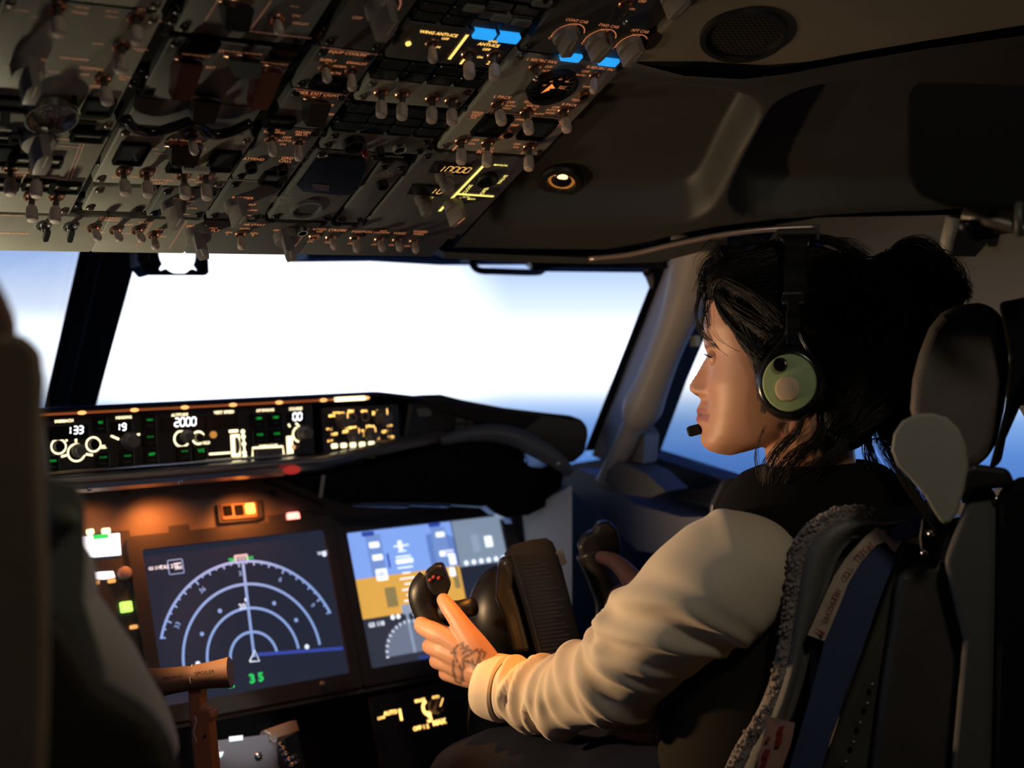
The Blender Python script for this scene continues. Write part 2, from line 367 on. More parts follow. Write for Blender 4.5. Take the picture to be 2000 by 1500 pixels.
# right windscreen post: seal, painted web, padded tube with a foot
mb = MB(); quadpx(mb, [onX(1142, 880, 1.565), onX(1158, 880, 1.565), onX(1300, 515, 1.565), onX(1286, 515, 1.565)], V((.02, .02, 0)))
struct(mb.build('trim_7', M_blackr))
M_web = mat('blue grey painted web', (.55, .60, .72), .4)
mb = MB(); quadpx(mb, [onX(1156, 890, 1.57), onX(1195, 905, 1.57), onX(1262, 760, 1.57), onX(1340, 560, 1.57), onX(1330, 505, 1.57), onX(1299, 512, 1.57)], V((.02, .02, 0)))
struct(mb.build('trim_8', M_web))
PT = [(1375, 470), (1352, 545), (1325, 620), (1297, 690), (1272, 755), (1255, 795), (1243, 822)]; PR = [.055, .040, .031, .028, .030, .034, .026]
cp = catmull([onX(x, y, 1.54) for x, y in PT], 5); cr_ = catmull(PR, 5)
mb = MB().tube(cp, cr_, 18)
mb.tube(catmull([onX(x, y, 1.55) for x, y in [(1243, 818), (1222, 868), (1200, 915), (1188, 945)]], 4), [.019, .02, .02, .02, .02, .02, .02, .021, .021, .022, .022, .023, .023], 14)
post = struct(mb.build('trim_9', mat('grey padded post', (.36, .34, .31), .45), None, True))
mb = MB(); quadpx(mb, [onX(1172, 935, 1.53), onX(1205, 900, 1.53), onX(1262, 925, 1.53), onX(1300, 960, 1.53), onX(1270, 972, 1.53), onX(1215, 965, 1.53)], V((.07, .02, 0)))
quadpx(mb, [onX(1245, 830, 1.56), onX(1260, 850, 1.56), onX(1255, 905, 1.56), onX(1225, 900, 1.56)], V((.05, .02, 0)))
mb.build('post_foot', M_plate_d, post)
# front frame of the side window with two clips
mb = MB(); quadpx(mb, [onX(1375, 525, 1.63), onX(1392, 525, 1.63), onX(1300, 745, 1.63), onX(1248, 888, 1.63), onX(1228, 888, 1.63), onX(1262, 770, 1.63), onX(1335, 610, 1.63)], V((.05, .0, 0)))
fr2 = struct(mb.build('trim_10', M_frame))
M_clip = mat('yellow clip', (.62, .5, .2), .5)
for x, y in ((1354, 613), (1338, 656)):
    a = onX(x, y, 1.60); mb = MB().tube([a + V((-.012, .012, .006)), a + V((.006, -.004, -.004))], [.0085, .010], 10).box(a + V((.012, -.012, -.010)), (.012, .012, .018))
    mb.build('clip', M_clip, fr2)
# sill ledge and side console under the side window
mb = MB()
led = [(1090, 940), (1130, 915), (1175, 935), (1240, 985), (1330, 1010), (1420, 1010), (1420, 1050), (1330, 1090), (1245, 1075), (1180, 1020), (1125, 965)]
quadpx(mb, [onX(x, y, 1.58) for x, y in led], V((.14, 0, -.01)))
struct(mb.build('trim_11', mat('slate blue ledge', (.30, .31, .34), .5)))
mb = MB(); quadpx(mb, [onX(x, y, 1.66) for x, y in [(1235, 880), (1450, 948), (1640, 985), (1640, 1030), (1450, 1000), (1300, 965)]], V((.06, 0, 0)))
struct(mb.build('trim_12', M_frame))

# ---------------------------------------------------------------- moulded liner with two pockets, right of the overhead panel
A = OHF @ V((.322, 0, 0)); B = OHF @ V((.322, .6, 0)); D = onX(1850, 432, 1.66)
LN = (B - A).cross(D - A).normalized()
if LN.dot(CAM - A) < 0: LN = -LN
def lerp_poly(pts, t):
    L = [0]
    for i in range(1, len(pts)): L.append(L[-1] + math.hypot(pts[i][0] - pts[i - 1][0], pts[i][1] - pts[i - 1][1]))
    s = t * L[-1]
    for i in range(1, len(pts)):
        if s <= L[i] + 1e-9:
            k = (s - L[i - 1]) / max(1e-9, L[i] - L[i - 1]); return (pts[i - 1][0] + (pts[i][0] - pts[i - 1][0]) * k, pts[i - 1][1] + (pts[i][1] - pts[i - 1][1]) * k)
    return pts[-1]
def sd_poly(x, y, poly):
    d = 1e9; ins = False; n = len(poly)
    for i in range(n):
        x1, y1 = poly[i]; x2, y2 = poly[(i + 1) % n]; ex, ey = x2 - x1, y2 - y1; t = max(0, min(1, ((x - x1) * ex + (y - y1) * ey) / (ex * ex + ey * ey)))
        d = min(d, math.hypot(x - x1 - ex * t, y - y1 - ey * t))
        if (y1 > y) != (y2 > y) and x < (x2 - x1) * (y - y1) / (y2 - y1) + x1: ins = not ins
    return d if ins else -d
def sm(t): t = max(0, min(1, t)); return t * t * (3 - 2 * t)
def smoothloop(p, n=4): return [(q.x, q.y) for q in catmull([V((a, b, 0)) for a, b in p], n, True)]
PK1 = smoothloop([(1140, 190), (1180, 176), (1300, 176), (1420, 188), (1466, 206), (1470, 236), (1432, 305), (1392, 385), (1365, 412), (1320, 424), (1150, 428), (1010, 430), (975, 420), (985, 385), (1060, 290)], 3)
PK2 = smoothloop([(1530, 205), (1600, 178), (1760, 152), (1960, 118), (2060, 105), (2060, 412), (1880, 418), (1620, 418), (1480, 416), (1444, 400), (1438, 370), (1470, 300), (1505, 235)], 3)
low = [(872, 497), (1000, 500), (1170, 502), (1260, 486), (1330, 468), (1400, 455), (1500, 443), (1620, 437), (1850, 433), (2060, 430)]
top = [(1222, 118), (1330, 126), (1450, 133), (1540, 122), (1650, 100), (1800, 74), (2060, 38)]
NS, NT = 150, 76; vs_, fs = [], []
for j in range(NT + 1):
    for i in range(NS + 1):
        a, b = lerp_poly(low, i / NS), lerp_poly(top, i / NS); t = j / NT; x, y = a[0] + (b[0] - a[0]) * t, a[1] + (b[1] - a[1]) * t
        h = -.05 * sm((sd_poly(x, y, PK1) + 14) / 34) - .055 * sm((sd_poly(x, y, PK2) + 14) / 34)
        h += .018 * sm(1 - (y - b[1]) / 26.0) * (1 if i > 20 else i / 20)         # rolled upper lip
        e = a[1] - y; h -= .02 * sm(1 - e / 14.0)
        vs_.append(on(x, y, A, LN) + LN * h)
for j in range(NT):
    for i in range(NS): k = j * (NS + 1) + i; fs.append((k, k + 1, k + NS + 2, k + NS + 1))
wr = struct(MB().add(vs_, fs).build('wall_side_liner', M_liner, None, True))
# ceiling panel with the loudspeaker
CPN = (DOWN * .94 - FWD * .34).normalized(); CPF = frame(OHF @ V((.326, .47, 0)), RIGHT, CPN.cross(RIGHT), CPN)
def cpl(x, y): p = CPF.inverted() @ on(x, y, CPF.translation, CPN); return (p.x, p.y)
C_ = [cpl(x, y) for x, y in [(1222, 122), (1330, 130), (1450, 137), (1540, 126), (1650, 104), (1800, 78), (2100, 30), (2100, -300), (1620, -300), (1342, 0)]]
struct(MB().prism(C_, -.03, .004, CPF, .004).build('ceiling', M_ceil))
# painted edge strip along the bottom of the liner
struct(MB().tube(catmull([on(x, y, A, LN) + LN * .006 for x, y in [(1150, 499), (1230, 490), (1300, 474), (1360, 461), (1420, 450), (1500, 441), (1600, 436)]], 4), .0042, 8).build('trim_13', mat('worn pinkish metal strip', (.45, .36, .33), .35, .7), None, True))
mb = MB(); quadpx(mb, [on(x, y, A, LN) for x, y in [(868, 492), (1000, 498), (1170, 504), (1290, 487), (1420, 462), (1420, 478), (1290, 512), (1170, 516), (1000, 512), (868, 505)]], V((0, .03, .01)))
struct(mb.build('trim_14', M_plate_k))
# roof filler above the overhead panel and over the windscreen so no sky leaks in
mb = MB(); g = OHF
mb.add([g @ V(p) for p in [(-1.2, -.06, -.09), (1.0, -.06, -.09), (1.0, 1.1, -.09), (-1.2, 1.1, -.09), (-1.2, -.06, -.12), (1.0, -.06, -.12), (1.0, 1.1, -.12), (-1.2, 1.1, -.12)]], [(0, 1, 2, 3), (4, 5, 6, 7), (0, 1, 5, 4), (1, 2, 6, 5), (2, 3, 7, 6), (3, 0, 4, 7)])
struct(mb.build('ceiling', M_blackr))
mb = MB(); mb.add([(-.3, 1.7, 1.44), (1.75, 1.7, 1.44), (1.75, 1.86, 1.46), (.80, 2.40, 1.53), (-.3, 1.86, 1.46), (-.3, 1.7, 1.50), (1.75, 1.7, 1.50), (1.75, 1.86, 1.54), (.80, 2.40, 1.58), (-.3, 1.86, 1.54)], [(0, 1, 2, 3, 4), (5, 6, 7, 8, 9), (0, 1, 6, 5), (1, 2, 7, 6), (2, 3, 8, 7), (3, 4, 9, 8), (4, 0, 5, 9)])
struct(mb.build('ceiling', M_blackr))
mb = MB().box((1.72, .4, 1.64), (.06, 1.9, .5)); struct(mb.build('wall_right_upper', M_blackr))
mb = MB().box((1.78, .1, .5), (.04, 1.75, 1.9)); struct(mb.build('wall_right_aft', M_blackr))

# loudspeaker
cu, cv = cpl(1452, 60); spk = thing('loudspeaker', 'round black perforated loudspeaker set in the beige ceiling panel', 'loudspeaker', CPF @ V((cu, cv, .004)))
SF = CPF @ Matrix.Translation((cu, cv, .004))
ru = abs(cpl(1532, 60)[0] - cpl(1372, 60)[0]) / 2; R_ = ru * .97
mb = MB(); mb.ringstrip(circ(0, 0, R_ * 1.10, n=40), circ(0, 0, R_ * .97, n=40), -.002, .007, SF); mb.build('rim', M_black, spk, 40)
MB().prism(circ(0, 0, R_ * .98, n=40), -.004, .0015, SF).build('grille', mat('black grille', (.009, .009, .011), .6), spk)
mb = MB(); st = R_ * 2 / 15
for i in range(-8, 9):
    for j in range(-8, 9):
        x, y = (i + .5 * (j % 2)) * st, j * st * .87
        if math.hypot(x, y) < R_ * .9: mb.prism(circ(x, y, st * .34, n=8), .0015, .0022, SF, back=False)
mb.build('perforations', mat('black hole', (.0015, .0015, .002), .9), spk)['kind'] = 'stuff'
for x, y in ((1545, 5), (1483, 168)):
    cu, cv = oh(x, y); MB().lathe([(.012, 0), (.012, .003), (.008, .006), (.003, .007)], OHF @ Matrix.Translation((cu, cv, .004 if y < 100 else -.015)), 14).build('ceiling_screw', M_plate_k, wr, 40)
# map light
p = on(1097, 348, OHF @ V((.32, .12, -.02)), OHN); ml_dir = V((-.05, .32, -1)).normalized()
mapl = thing('map_light', 'small round eyeball map light glowing amber under the side liner', 'lamp', p)
axis = (CAM - p).normalized() * .42 + V((-.12, .10, -1)) * .62; axis.normalize()
MF = dirframe(p, axis)
MB().ball((0, 0, -.018), (.027, .027, .027), MF, 20, 12).build('housing', M_glossk, mapl, True)
MB().lathe([(.022, -.002), (.030, -.002), (.031, .006), (.028, .010), (.0205, .010), (.019, .004), (.022, .0)], MF, 28).build('bezel', M_black, mapl, 40)
MB().lathe([(.0205, .002), (.019, .004), (.012, .0048), (.004, .005)], MF, 24).build('reflector', mat('amber reflector', (.5, .25, .06), .3, emit=(1, .36, .06), es=.28), mapl, True)
lamp('map_lamp', 'SPOT', p + axis * .025, 5.0, (1.0, .33, .05), W(985, 1285, 1.80), .010, 40, .5)
MB().ball((0, 0, .004), (.010, .008, .004), MF @ Matrix.Translation((.002, .006, 0)), 14, 8).build('bulb', glow('lamp filament glow', (1.0, .62, .22), 3.0), mapl, True)
# ================================================================ OVERHEAD PANEL
OP = thing('overhead_panel', 'sloping overhead switch panel crowded with toggles, knobs and amber lettering', 'control panel', OHF @ V((0, .25, 0)))
MB().prism([(-.42, -.016), (-.26, -.02), (.0, -.018), (.324, -.006), (.326, .9), (-.42, .9)], -.05, -.010, OHF).build('backing_tray', M_blackr, OP)
PLH = .0
MODS = [ # u0, v0, u1, v1, material, screws
 (-.41, -.016, -.20, .066, M_plate, 0), (-.20, -.016, -.078, .066, M_plate, 0), (-.077, -.016, .085, .066, M_plate_d, 0), (.086, -.014, .30, .062, M_plate_d, 0),
 (-.41, .071, -.25, .262, M_plate, 1), (-.41, .268, -.258, .440, M_plate, 1), (-.41, .446, -.262, .62, M_plate, 1),
 (-.238, .080, -.162, .134, M_plate, 1), (-.157, .072, -.084, .137, M_plate_d, 1), (-.243, .141, -.084, .250, M_plate, 1),
 (-.241, .258, -.098, .305, M_plate_d, 0), (-.240, .3065, -.098, .408, M_plate_d, 1), (-.240, .418, -.098, .62, M_plate_d, 1),
 (-.079, .071, -.006, .159, M_plate_d, 1), (-.079, .1605, -.006, .2725, M_plate_d, 1), (-.079, .274, -.006, .345, M_plate_d, 1), (-.079, .3465, -.006, .420, M_plate_d, 1), (-.079, .4215, -.006, .62, M_plate_k, 1),
 (.004, .074, .094, .233, M_plate_d, 1), (.004, .236, .148, .272, M_plate_d, 1), (.004, .334, .148, .376, M_plate, 1), (.004, .414, .150, .476, M_plate_k, 0), (.004, .53, .150, .62, M_plate_k, 1),
 (.101, .072, .142, .213, M_plate_d, 1), (.149, .036, .317, .243, M_plate_d, 1), (.162, .251, .323, .449, M_plate, 1), (.162, .453, .323, .62, M_plate_k, 1)]
mscrew = MB().lathe([(.0052, 0), (.0052, .0012), (.0042, .0026), (.002, .0032)], None, 12); mscrew.box((0, 0, .0033), (.006, .0012, .0008)); mscrew = mscrew.mesh('screw', 40)
M_screw = mat('bronze screw', (.14, .11, .09), .4, .6); M_screwk = mat('blackened screw', (.03, .03, .03), .35, .7)
mscrewk = mscrew.copy(); mscrew.materials.append(M_screw); mscrewk.materials.append(M_screwk)
def screw(u, v, k=False, h=PLH): place('screw', mscrewk if k else mscrew, None, OP, OHF @ Matrix.Translation((u, v, h)))
for u0, v0, u1, v1, m, sc in MODS:
    MB().prism(rrect(u0, v0, u1, v1, .003, 2), -.012, PLH, OHF, .0012).build('panel_plate', m, OP, 30)
    if sc:
        e = .008
        for u, v in ((u0 + e, v0 + e), (u1 - e, v0 + e), (u0 + e, v1 - e), (u1 - e, v1 - e)): screw(u, v, m is not M_plate)
# fasteners in the gaps between the modules (pairs of dark studs on tabs)
for x, y in ((187, 318), (199, 327), (427, 350), (565, 460), (585, 462), (137, 405), (155, 408), (262, 172), (283, 175), (295, 155), (340, 50), (350, 30), (630, 95), (640, 70), (770, 80), (745, 118), (700, 180), (680, 205), (660, 240), (633, 270), (612, 295), (592, 320), (845, 292), (825, 312), (755, 395), (700, 432), (730, 430), (945, 195), (915, 220), (1060, 230), (1120, 225), (1010, 335)):
    u, v = oh(x, y); screw(u, v, True, -.006)
mtab = MB().prism(rrect(-.009, -.015, .009, .015, .005), 0, .0035, None, .001).mesh('latch_tab', 30); mtab.materials.append(M_glossk)
for x, y in ((345, 40), (340, 62), (632, 82), (757, 98), (690, 195), (600, 308), (938, 203), (840, 305), (725, 425), (820, 340), (148, 407), (275, 165), (510, 425), (435, 345), (385, 420)):
    u, v = oh(x, y); place('latch_tab', mtab, None, OP, OHF @ Matrix.Translation((u, v, -.009)))

# toggle switches: ring, stem, tip
def bat_mesh(kind):
    if kind == 'cap': return MB().lathe([(.0040, .40), (.0060, .47), (.0066, .55), (.0068, .86), (.0058, .95), (.0030, .995), (.0008, 1.0)], None, 14)
    if kind == 'bat': return MB().lathe([(.0028, .12), (.0040, .35), (.0052, .70), (.0052, .88), (.0042, .96), (.0015, 1.0)], None, 14)
    if kind == 'metal': return MB().lathe([(.0020, .05), (.0022, .7), (.0036, .85), (.0036, .95), (.0018, 1.0)], None, 12)
    if kind == 'tab': return MB().prism(rrect(-.0095, -.0032, .0095, .0032, .003), .70, 1.0, None, .0)
def stem_mesh(kind): return MB().lathe([(.0036, -.02), (.0038, .2), (.0034, .6)], None, 10)
BM = {k: bat_mesh(k).mesh('tip', 50) for k in ('cap', 'bat', 'metal', 'tab')}
BM['cap'].materials.append(M_bat); BM['bat'].materials.append(M_bat); BM['metal'].materials.append(M_steel); BM['tab'].materials.append(M_screwk)
SMh = stem_mesh('').mesh('stem', 50); SMh.materials.append(M_stem)
RG = MB().lathe([(.0062, 0), (.0092, 0), (.0095, .0018), (.0086, .0030), (.0068, .0030), (.0060, .0012)], None, 20).mesh('ring', 40); RG.materials.append(M_copper)
RGs = MB().lathe([(.0060, 0), (.0080, 0), (.0084, .0018), (.0074, .0034), (.0060, .0034), (.0056, .0012)], None, 18).mesh('ring', 40); RGs.materials.append(M_copper)
RGk = RG.copy(); RGk.materials.clear(); RGk.materials.append(M_steel)
def toggle(bx, by, tx, ty, kind='cap', h=.034, ring=None, h0=PLH):
    b = OHF @ V((*oh(bx, by, h0), h0)); t = OHF @ V((*oh(tx, ty, h0 + h), h0 + h)); d = t - b; L = d.length
    F_ = dirframe(b, d, V((1, 0, 0))); S = Matrix.Diagonal((1, 1, L, 1))
    sw = place('toggle_switch', SMh, None, OP, F_ @ S)
    place('switch_tip', BM[kind], None, sw, F_ @ S)
    u, v = oh(bx, by, h0); place('switch_ring', ring or (RG if kind != 'bat' else RGs), None, sw, OHF @ Matrix.Translation((u, v, h0)))
    return sw
for a in ((112, 12, 116, 70), (265, 32, 268, 85), (237, 88, 237, 143), (201, 153, 211, 203),
          (20, 327, 20, 383), (71, 330, 71, 387), (61, 382, 63, 433), (110, 383, 107, 436),
          (240, 334, 246, 381), (285, 337, 290, 384), (358, 341, 363, 388), (401, 343, 405, 390),
          (915, 103, 917, 153), (965, 105, 966, 158), (745, 178, 745, 229), (786, 182, 785, 234), (844, 190, 843, 240), (882, 194, 883, 244),
          (972, 200, 981, 243), (1027, 218, 1034, 261), (1101, 214, 1108, 258), (901, 273, 901, 321), (952, 277, 951, 326), (1033, 285, 1033, 334)): toggle(*a)
for a in ((182, 444, 192, 467), (225, 448, 234, 468), (268, 448, 278, 470), (300, 457, 304, 486), (470, 455, 472, 486), (540, 35, 546, 64), (635, 128, 640, 158), (686, 135, 688, 177), (843, 82, 846, 122),
          (529, 269, 534, 304), (584, 275, 583, 314), (645, 462, 655, 485), (692, 463, 698, 492), (740, 466, 748, 489), (775, 467, 782, 488), (808, 469, 813, 492), (1161, 145, 1159, 181)): toggle(*a, kind='bat', h=.026)
toggle(1046, 128, 1046, 157, 'metal', .022); toggle(1222, 5, 1222, 48, 'metal', .03)
toggle(85, 440, 92, 462, 'tab', .018, RGk); toggle(137, 442, 139, 463, 'tab', .018, RGk)
u, v = oh(613, 460); place('switch_ring', RGs, None, OP, OHF @ Matrix.Translation((u, v, 0)))
# rotary knobs
def knob(px, py, r, h, m=M_knob, bar=True, line=None, ang=0, n=24, skirt=True, owner=None, F0=None, uv=None, nm='rotary_knob'):
    u, v = uv or oh(px, py); F_ = (F0 or OHF) @ Matrix.Translation((u, v, PLH)) @ Matrix.Rotation(ang, 4, 'Z')
    mb = MB()
    if skirt: mb.lathe([(r, 0), (r, h * .28), (r * .93, h * .36), (r * .6, h * .38)], F_, n)
    if bar:
        pr = [(-r * .38, -r * .98), (r * .38, -r * .98), (r * .46, -r * .4), (r * .46, r * .45), (r * .25, r * 1.0), (-r * .25, r * 1.0), (-r * .46, r * .45), (-r * .46, -r * .4)]
        mb.prism(pr, h * .3, h, F_, r * .10)
    else: mb.lathe([(r * .8, h * .3), (r * .76, h * .9), (r * .66, h), (r * .2, h * 1.01)], F_, n)
    k = mb.build(nm, m, owner or OP, 35)
    MB().strip([(0, -r * .2), (0, r * .95)], r * .10, F_, h * 1.008).build('pointer_line', line or M_print, k); return k
for x, y, r, h, a in ((1104, 66, .0165, .022, .25), (1167, 77, .0165, .022, 0), (1229, 87, .0165, .022, 0), (337, 400, .0150, .028, 0), (460, 397, .0150, .028, 0), (385, 452, .0165, .034, .5), (557, 457, .0165, .034, .5), (742, 12, .0170, .034, 0), (52, 128, .0165, .036, 0), (72, 262, .0190, .040, 0), (1312, -18, .016, .03, 0)): knob(x, y, r, h, ang=a)
knob(866, 340, .012, .028, bar=False); knob(824, 385, .011, .028, bar=False); knob(884, 395, .0135, .032, ang=-.2, line=M_txt)
# guarded switches
def guard(px, w, m, h=.03):
    u0, v0 = oh(*px[0]); u1, v1 = oh(*px[1], h); mb = MB()
    pr = [(-w / 2, 0), (w / 2, 0), (w / 2, .003), (-w / 2, .003)]
    c = OHF @ Matrix.Translation((u0, v0, 0)); L = v1 - v0
    vs_ = [(-w / 2, 0, 0), (w / 2, 0, 0), (w / 2, .010, h * .55), (-w / 2, .010, h * .55), (-w * .42, L, h), (w * .42, L, h), (w * .42, L - .004, h * .55), (-w * .42, L - .004, h * .55), (-w / 2, L * .5, 0), (w / 2, L * .5, 0)]
    mb.add(vs_, [(0, 1, 2, 3), (3, 2, 5, 4), (4, 5, 6, 7), (7, 6, 9, 8), (8, 9, 1, 0), (0, 3, 4, 7, 8), (1, 9, 6, 5, 2)], c)
    g = mb.build('switch_guard', m, OP); MB().tube([c @ V((-w * .62, .004, .004)), c @ V((w * .62, .004, .004))], .003, 8).build('hinge_pin', M_copper, g, True)
guard(((364, 112), (362, 198)), .024, M_red); guard(((520, 128), (503, 214)), .024, M_red); guard(((455, 0), (450, 60)), .03, M_black, .032); guard(((614, 190), (606, 248)), .026, M_black); guard(((355, 282), (385, 325)), .036, M_black, .024); guard(((470, 108), (480, 152)), .034, M_black, .03); guard(((395, 190), (385, 240)), .03, M_black, .026)
toggle(372, 262, 381, 300, 'bat', .032)
u, v = oh(382, 328, .02); MB().prism(rrect(u - .016, v - .004, u + .016, v + .004, .002), .02, .026, OHF, .001).build('guard_lip', M_greyp, OP)
# curved guard rail over the generator module
mb = MB().tube(catmull([OHF @ V((*oh(x, y, .012), .012)) for x, y in [(248, 232), (262, 250), (300, 258), (345, 246), (378, 238), (410, 262), (450, 258), (490, 240)]], 4), .006, 8); mb.build('guard_rail', M_glossk, OP, True)
# annunciator windows and legend tiles: (px centre, width px-> u, height v)
def tile(x, y, du, dv, m=M_lens, h=.003, nm='legend_tile', fr=True):
    u, v = oh(x, y)
    t = MB().prism(rrect(u - du / 2, v - dv / 2, u + du / 2, v + dv / 2, .0015, 2), -.01, h, OHF, .0008).build(nm, m, OP)
    if fr: MB().ringstrip(rrect(u - du / 2 - .003, v - dv / 2 - .003, u + du / 2 + .003, v + dv / 2 + .003, .002, 2), rrect(u - du / 2, v - dv / 2, u + du / 2, v + dv / 2, .0015, 2), -.01, h + .0025, OHF).build('tile_frame', M_blackr, t)
    return t
for x, y, a, b in ((256, 297, .028, .034), (436, 311, .026, .034), (22, 200, .034, .016), (192, 205, .026, .022), (530, 345, .022, .018), (640, 160, .036, .014), (545, 235, .030, .013), (960, 242, .036, .036), (1048, 250, .036, .036), (395, 83, .028, .013), (560, 100, .028, .013), (345, 320, .016, .018), (8, 300, .02, .03)): tile(x, y, a, b)
for x, y in ((50, 263), (15, 265), (170, 262)): tile(x, y, .030, .011, M_plate_d, .004)
M_legend = mat('pale legend plate', (.42, .42, .33), .5)
for x, y, s in ((45, 310, 'LOW'), (88, 312, 'LOW'), (5, 357, 'LOW'), (75, 358, 'LOW'), (125, 363, 'LOW')):
    t = tile(x, y, .030, .013, M_legend); u, v = oh(x, y); text(s + '\nPRESSURE', OHF, (u, v), .021, m=M_blackr, owner=t, z=.0034)
for x, y in ((165, 268), (5, 252)): tile(x, y, .030, .011, M_greyp, .004, fr=False)
for k in range(4):
    for r_, v in enumerate((.386, .403)):
        u = .021 + k * .037; MB().prism(rrect(u - .016, v - .007, u + .016, v + .007, .0015, 2), -.01, .001, OHF, .0006).build('legend_tile', M_lens, OP)
    for r_, v in enumerate((.285, .302, .319)):
        u = .021 + k * .037; MB().prism(rrect(u - .016, v - .007, u + .016, v + .007, .0015, 2), -.01, .001, OHF, .0006).build('legend_tile', M_lens, OP)
    for v in (.487, .502, .517):
        u = .021 + k * .037; MB().prism(rrect(u - .016, v - .006, u + .016, v + .006, .0015, 2), -.01, .0, OHF, .0006).build('legend_tile', M_lens if k < 2 else M_plate_k, OP)
for x, y in ((945, 66), (993, 73), (1115, 110), (1188, 119)): tile(x, y, .027, .012, M_blue, .004, 'lit_tile', False)
for x, y in ((978, 34), (1018, 43), (925, 15), (1058, 5)): tile(x, y, .024, .010, M_plate_d, .003, fr=False)
# gauges and round fittings
def disc(x, y, r, m, h=.003, nm='round_gauge', rim=M_black):
    u, v = oh(x, y); g = MB().prism(circ(u, v, r, n=32), -.01, h * .6, OHF).build(nm, m, OP); MB().ringstrip(circ(u, v, r * 1.14, n=32), circ(u, v, r * .97, n=32), -.004, h + .003, OHF).build('gauge_rim', rim, g, 40); return g
g = disc(1077, 166, .0285, M_blackr, .004); u, v = oh(1077, 166)
mb = MB()
for k in range(13):
    a = math.radians(225 - k * 19); mb.strip([(u + .021 * math.cos(a), v + .021 * math.sin(a)), (u + .0265 * math.cos(a), v + .0265 * math.sin(a))], .0009, OHF, .004)
mb.build('tick_marks', M_print, g)
MB().flat([(u - .010, v - .012), (u - .001, v - .004), (u - .004, v - .002), (u + .004, v + .0), (u - .006, v + .008)], .0046, OHF).build('needle', glow('amber needle', (1, .3, .06), .9), g)
for s, du, dv in (('20', -.015, .004), ('40', -.010, .012), ('60', .0, .018), ('80', .012, .015)): text(s, OHF, (u + du, v + dv), .005, m=M_txt, owner=g, z=.0046)
text('DUCT\nPRESS', OHF, (u + .013, v + .003), .011, m=M_txt, owner=g, z=.0046)
disc(597, 406, .018, M_plate_k, .002, 'speaker_disc', M_plate_d); disc(690, 277, .0125, M_blackr, .006, 'round_socket'); disc(780, 288, .0075, M_blackr, .002, 'jack_socket', M_greyp); disc(950, 347, .013, M_glossk, .004); disc(740, 290, .005, M_black, .008, 'push_button')
disc(746, 356, .0065, M_blackr, .005, 'push_button', M_screwk); disc(1140, 183, .0065, M_blackr, .003, 'push_button', M_copper); disc(991, 257, .0065, M_blackr, .003, 'push_button', M_copper); disc(489, 323, .0065, M_glossk, .005, 'push_button', M_screwk); disc(550, 327, .0065, M_glossk, .005, 'push_button', M_screwk); disc(588, 445, .006, M_blackr, .006, 'push_button', M_steel)
u, v = oh(710, 292); MB().lathe([(.004, 0), (.004, .008), (.002, .011)], OHF @ Matrix.Translation((u, v, 0)), 12).build('red_button', mat('ruby lens', (.3, .02, .03), .3), OP, True)
# status display under blue tinted cover
pts = [oh(x, y) for x, y in [(618, 302), (640, 300), (712, 305), (715, 325), (700, 365), (682, 377), (660, 378), (590, 370), (578, 358)]]
sd = MB().prism(pts, -.008, .004, OHF, .002).build('status_display', mat('blue tinted cover', (.010, .014, .026), .12), OP)
pts = [oh(x, y) for x, y in [(608, 352), (642, 356), (640, 368), (610, 364)]]; MB().flat(pts, .0046, OHF).build('dark_window', mat('brown window', (.03, .02, .03), .3), sd)
# jewel lens of the fuel gauge
u, v = oh(97, 214); lens = MB(); LF = OHF @ Matrix.Translation((u, v, .004)); lr = abs(oh(150, 216)[0] - oh(45, 214)[0]) / 2
gl = MB().lathe([(lr, 0), (lr, .006), (lr * .94, .008), (lr * .92, .004), (lr * .9, .001), (.001, .0012)], LF, 36).build('gauge_glass', mat('mirrored gauge glass', (.45, .42, .38), .12, .9, bump=.9, bscale=120), OP, 40)
MB().ringstrip(circ(0, 0, lr * 1.02, n=36), circ(0, 0, lr * .95, n=36), 0, .009, LF).build('gauge_rim', M_steel, gl, 40)
# black bars under the upper-left modules
for px in ([(140, 232), (188, 237), (183, 262), (134, 258)], [(170, 252), (215, 256), (213, 266), (166, 263)], [(0, 217), (20, 220), (18, 242), (0, 240)], [(140, 186), (150, 187), (150, 205), (144, 205)]):
    MB().prism([oh(*p) for p in px], -.012, .0015, OHF).build('dark_cover', M_blackr, OP)
# digital windows of the pressurisation module
def window(px, nm='digit_window'): return MB().prism([oh(*p) for p in px], -.006, .0025, OHF, .001).build(nm, M_glossk, OP)
w1 = window([(848, 315), (922, 321), (912, 341), (836, 335)]); w2 = window([(805, 359), (868, 363), (862, 382), (795, 377)])
M_dig = glow('amber digits', (1.0, .50, .12), 1.4)
mb = MB(); u, v = oh(854, 331); u1, v1 = oh(913, 333); dw = (u1 - u) / 5 / 1.3; segdigits(mb, '10000', u, v, dw, dw * 1.75, OHF, .003, .15, .35, .1); mb.build('digits', M_dig, w1)
mb = MB(); u, v = oh(838, 374); segdigits(mb, '10', u, v, dw, dw * 1.6, OHF, .003, .15, .35, .1); mb.build('digits', M_dig, w2)
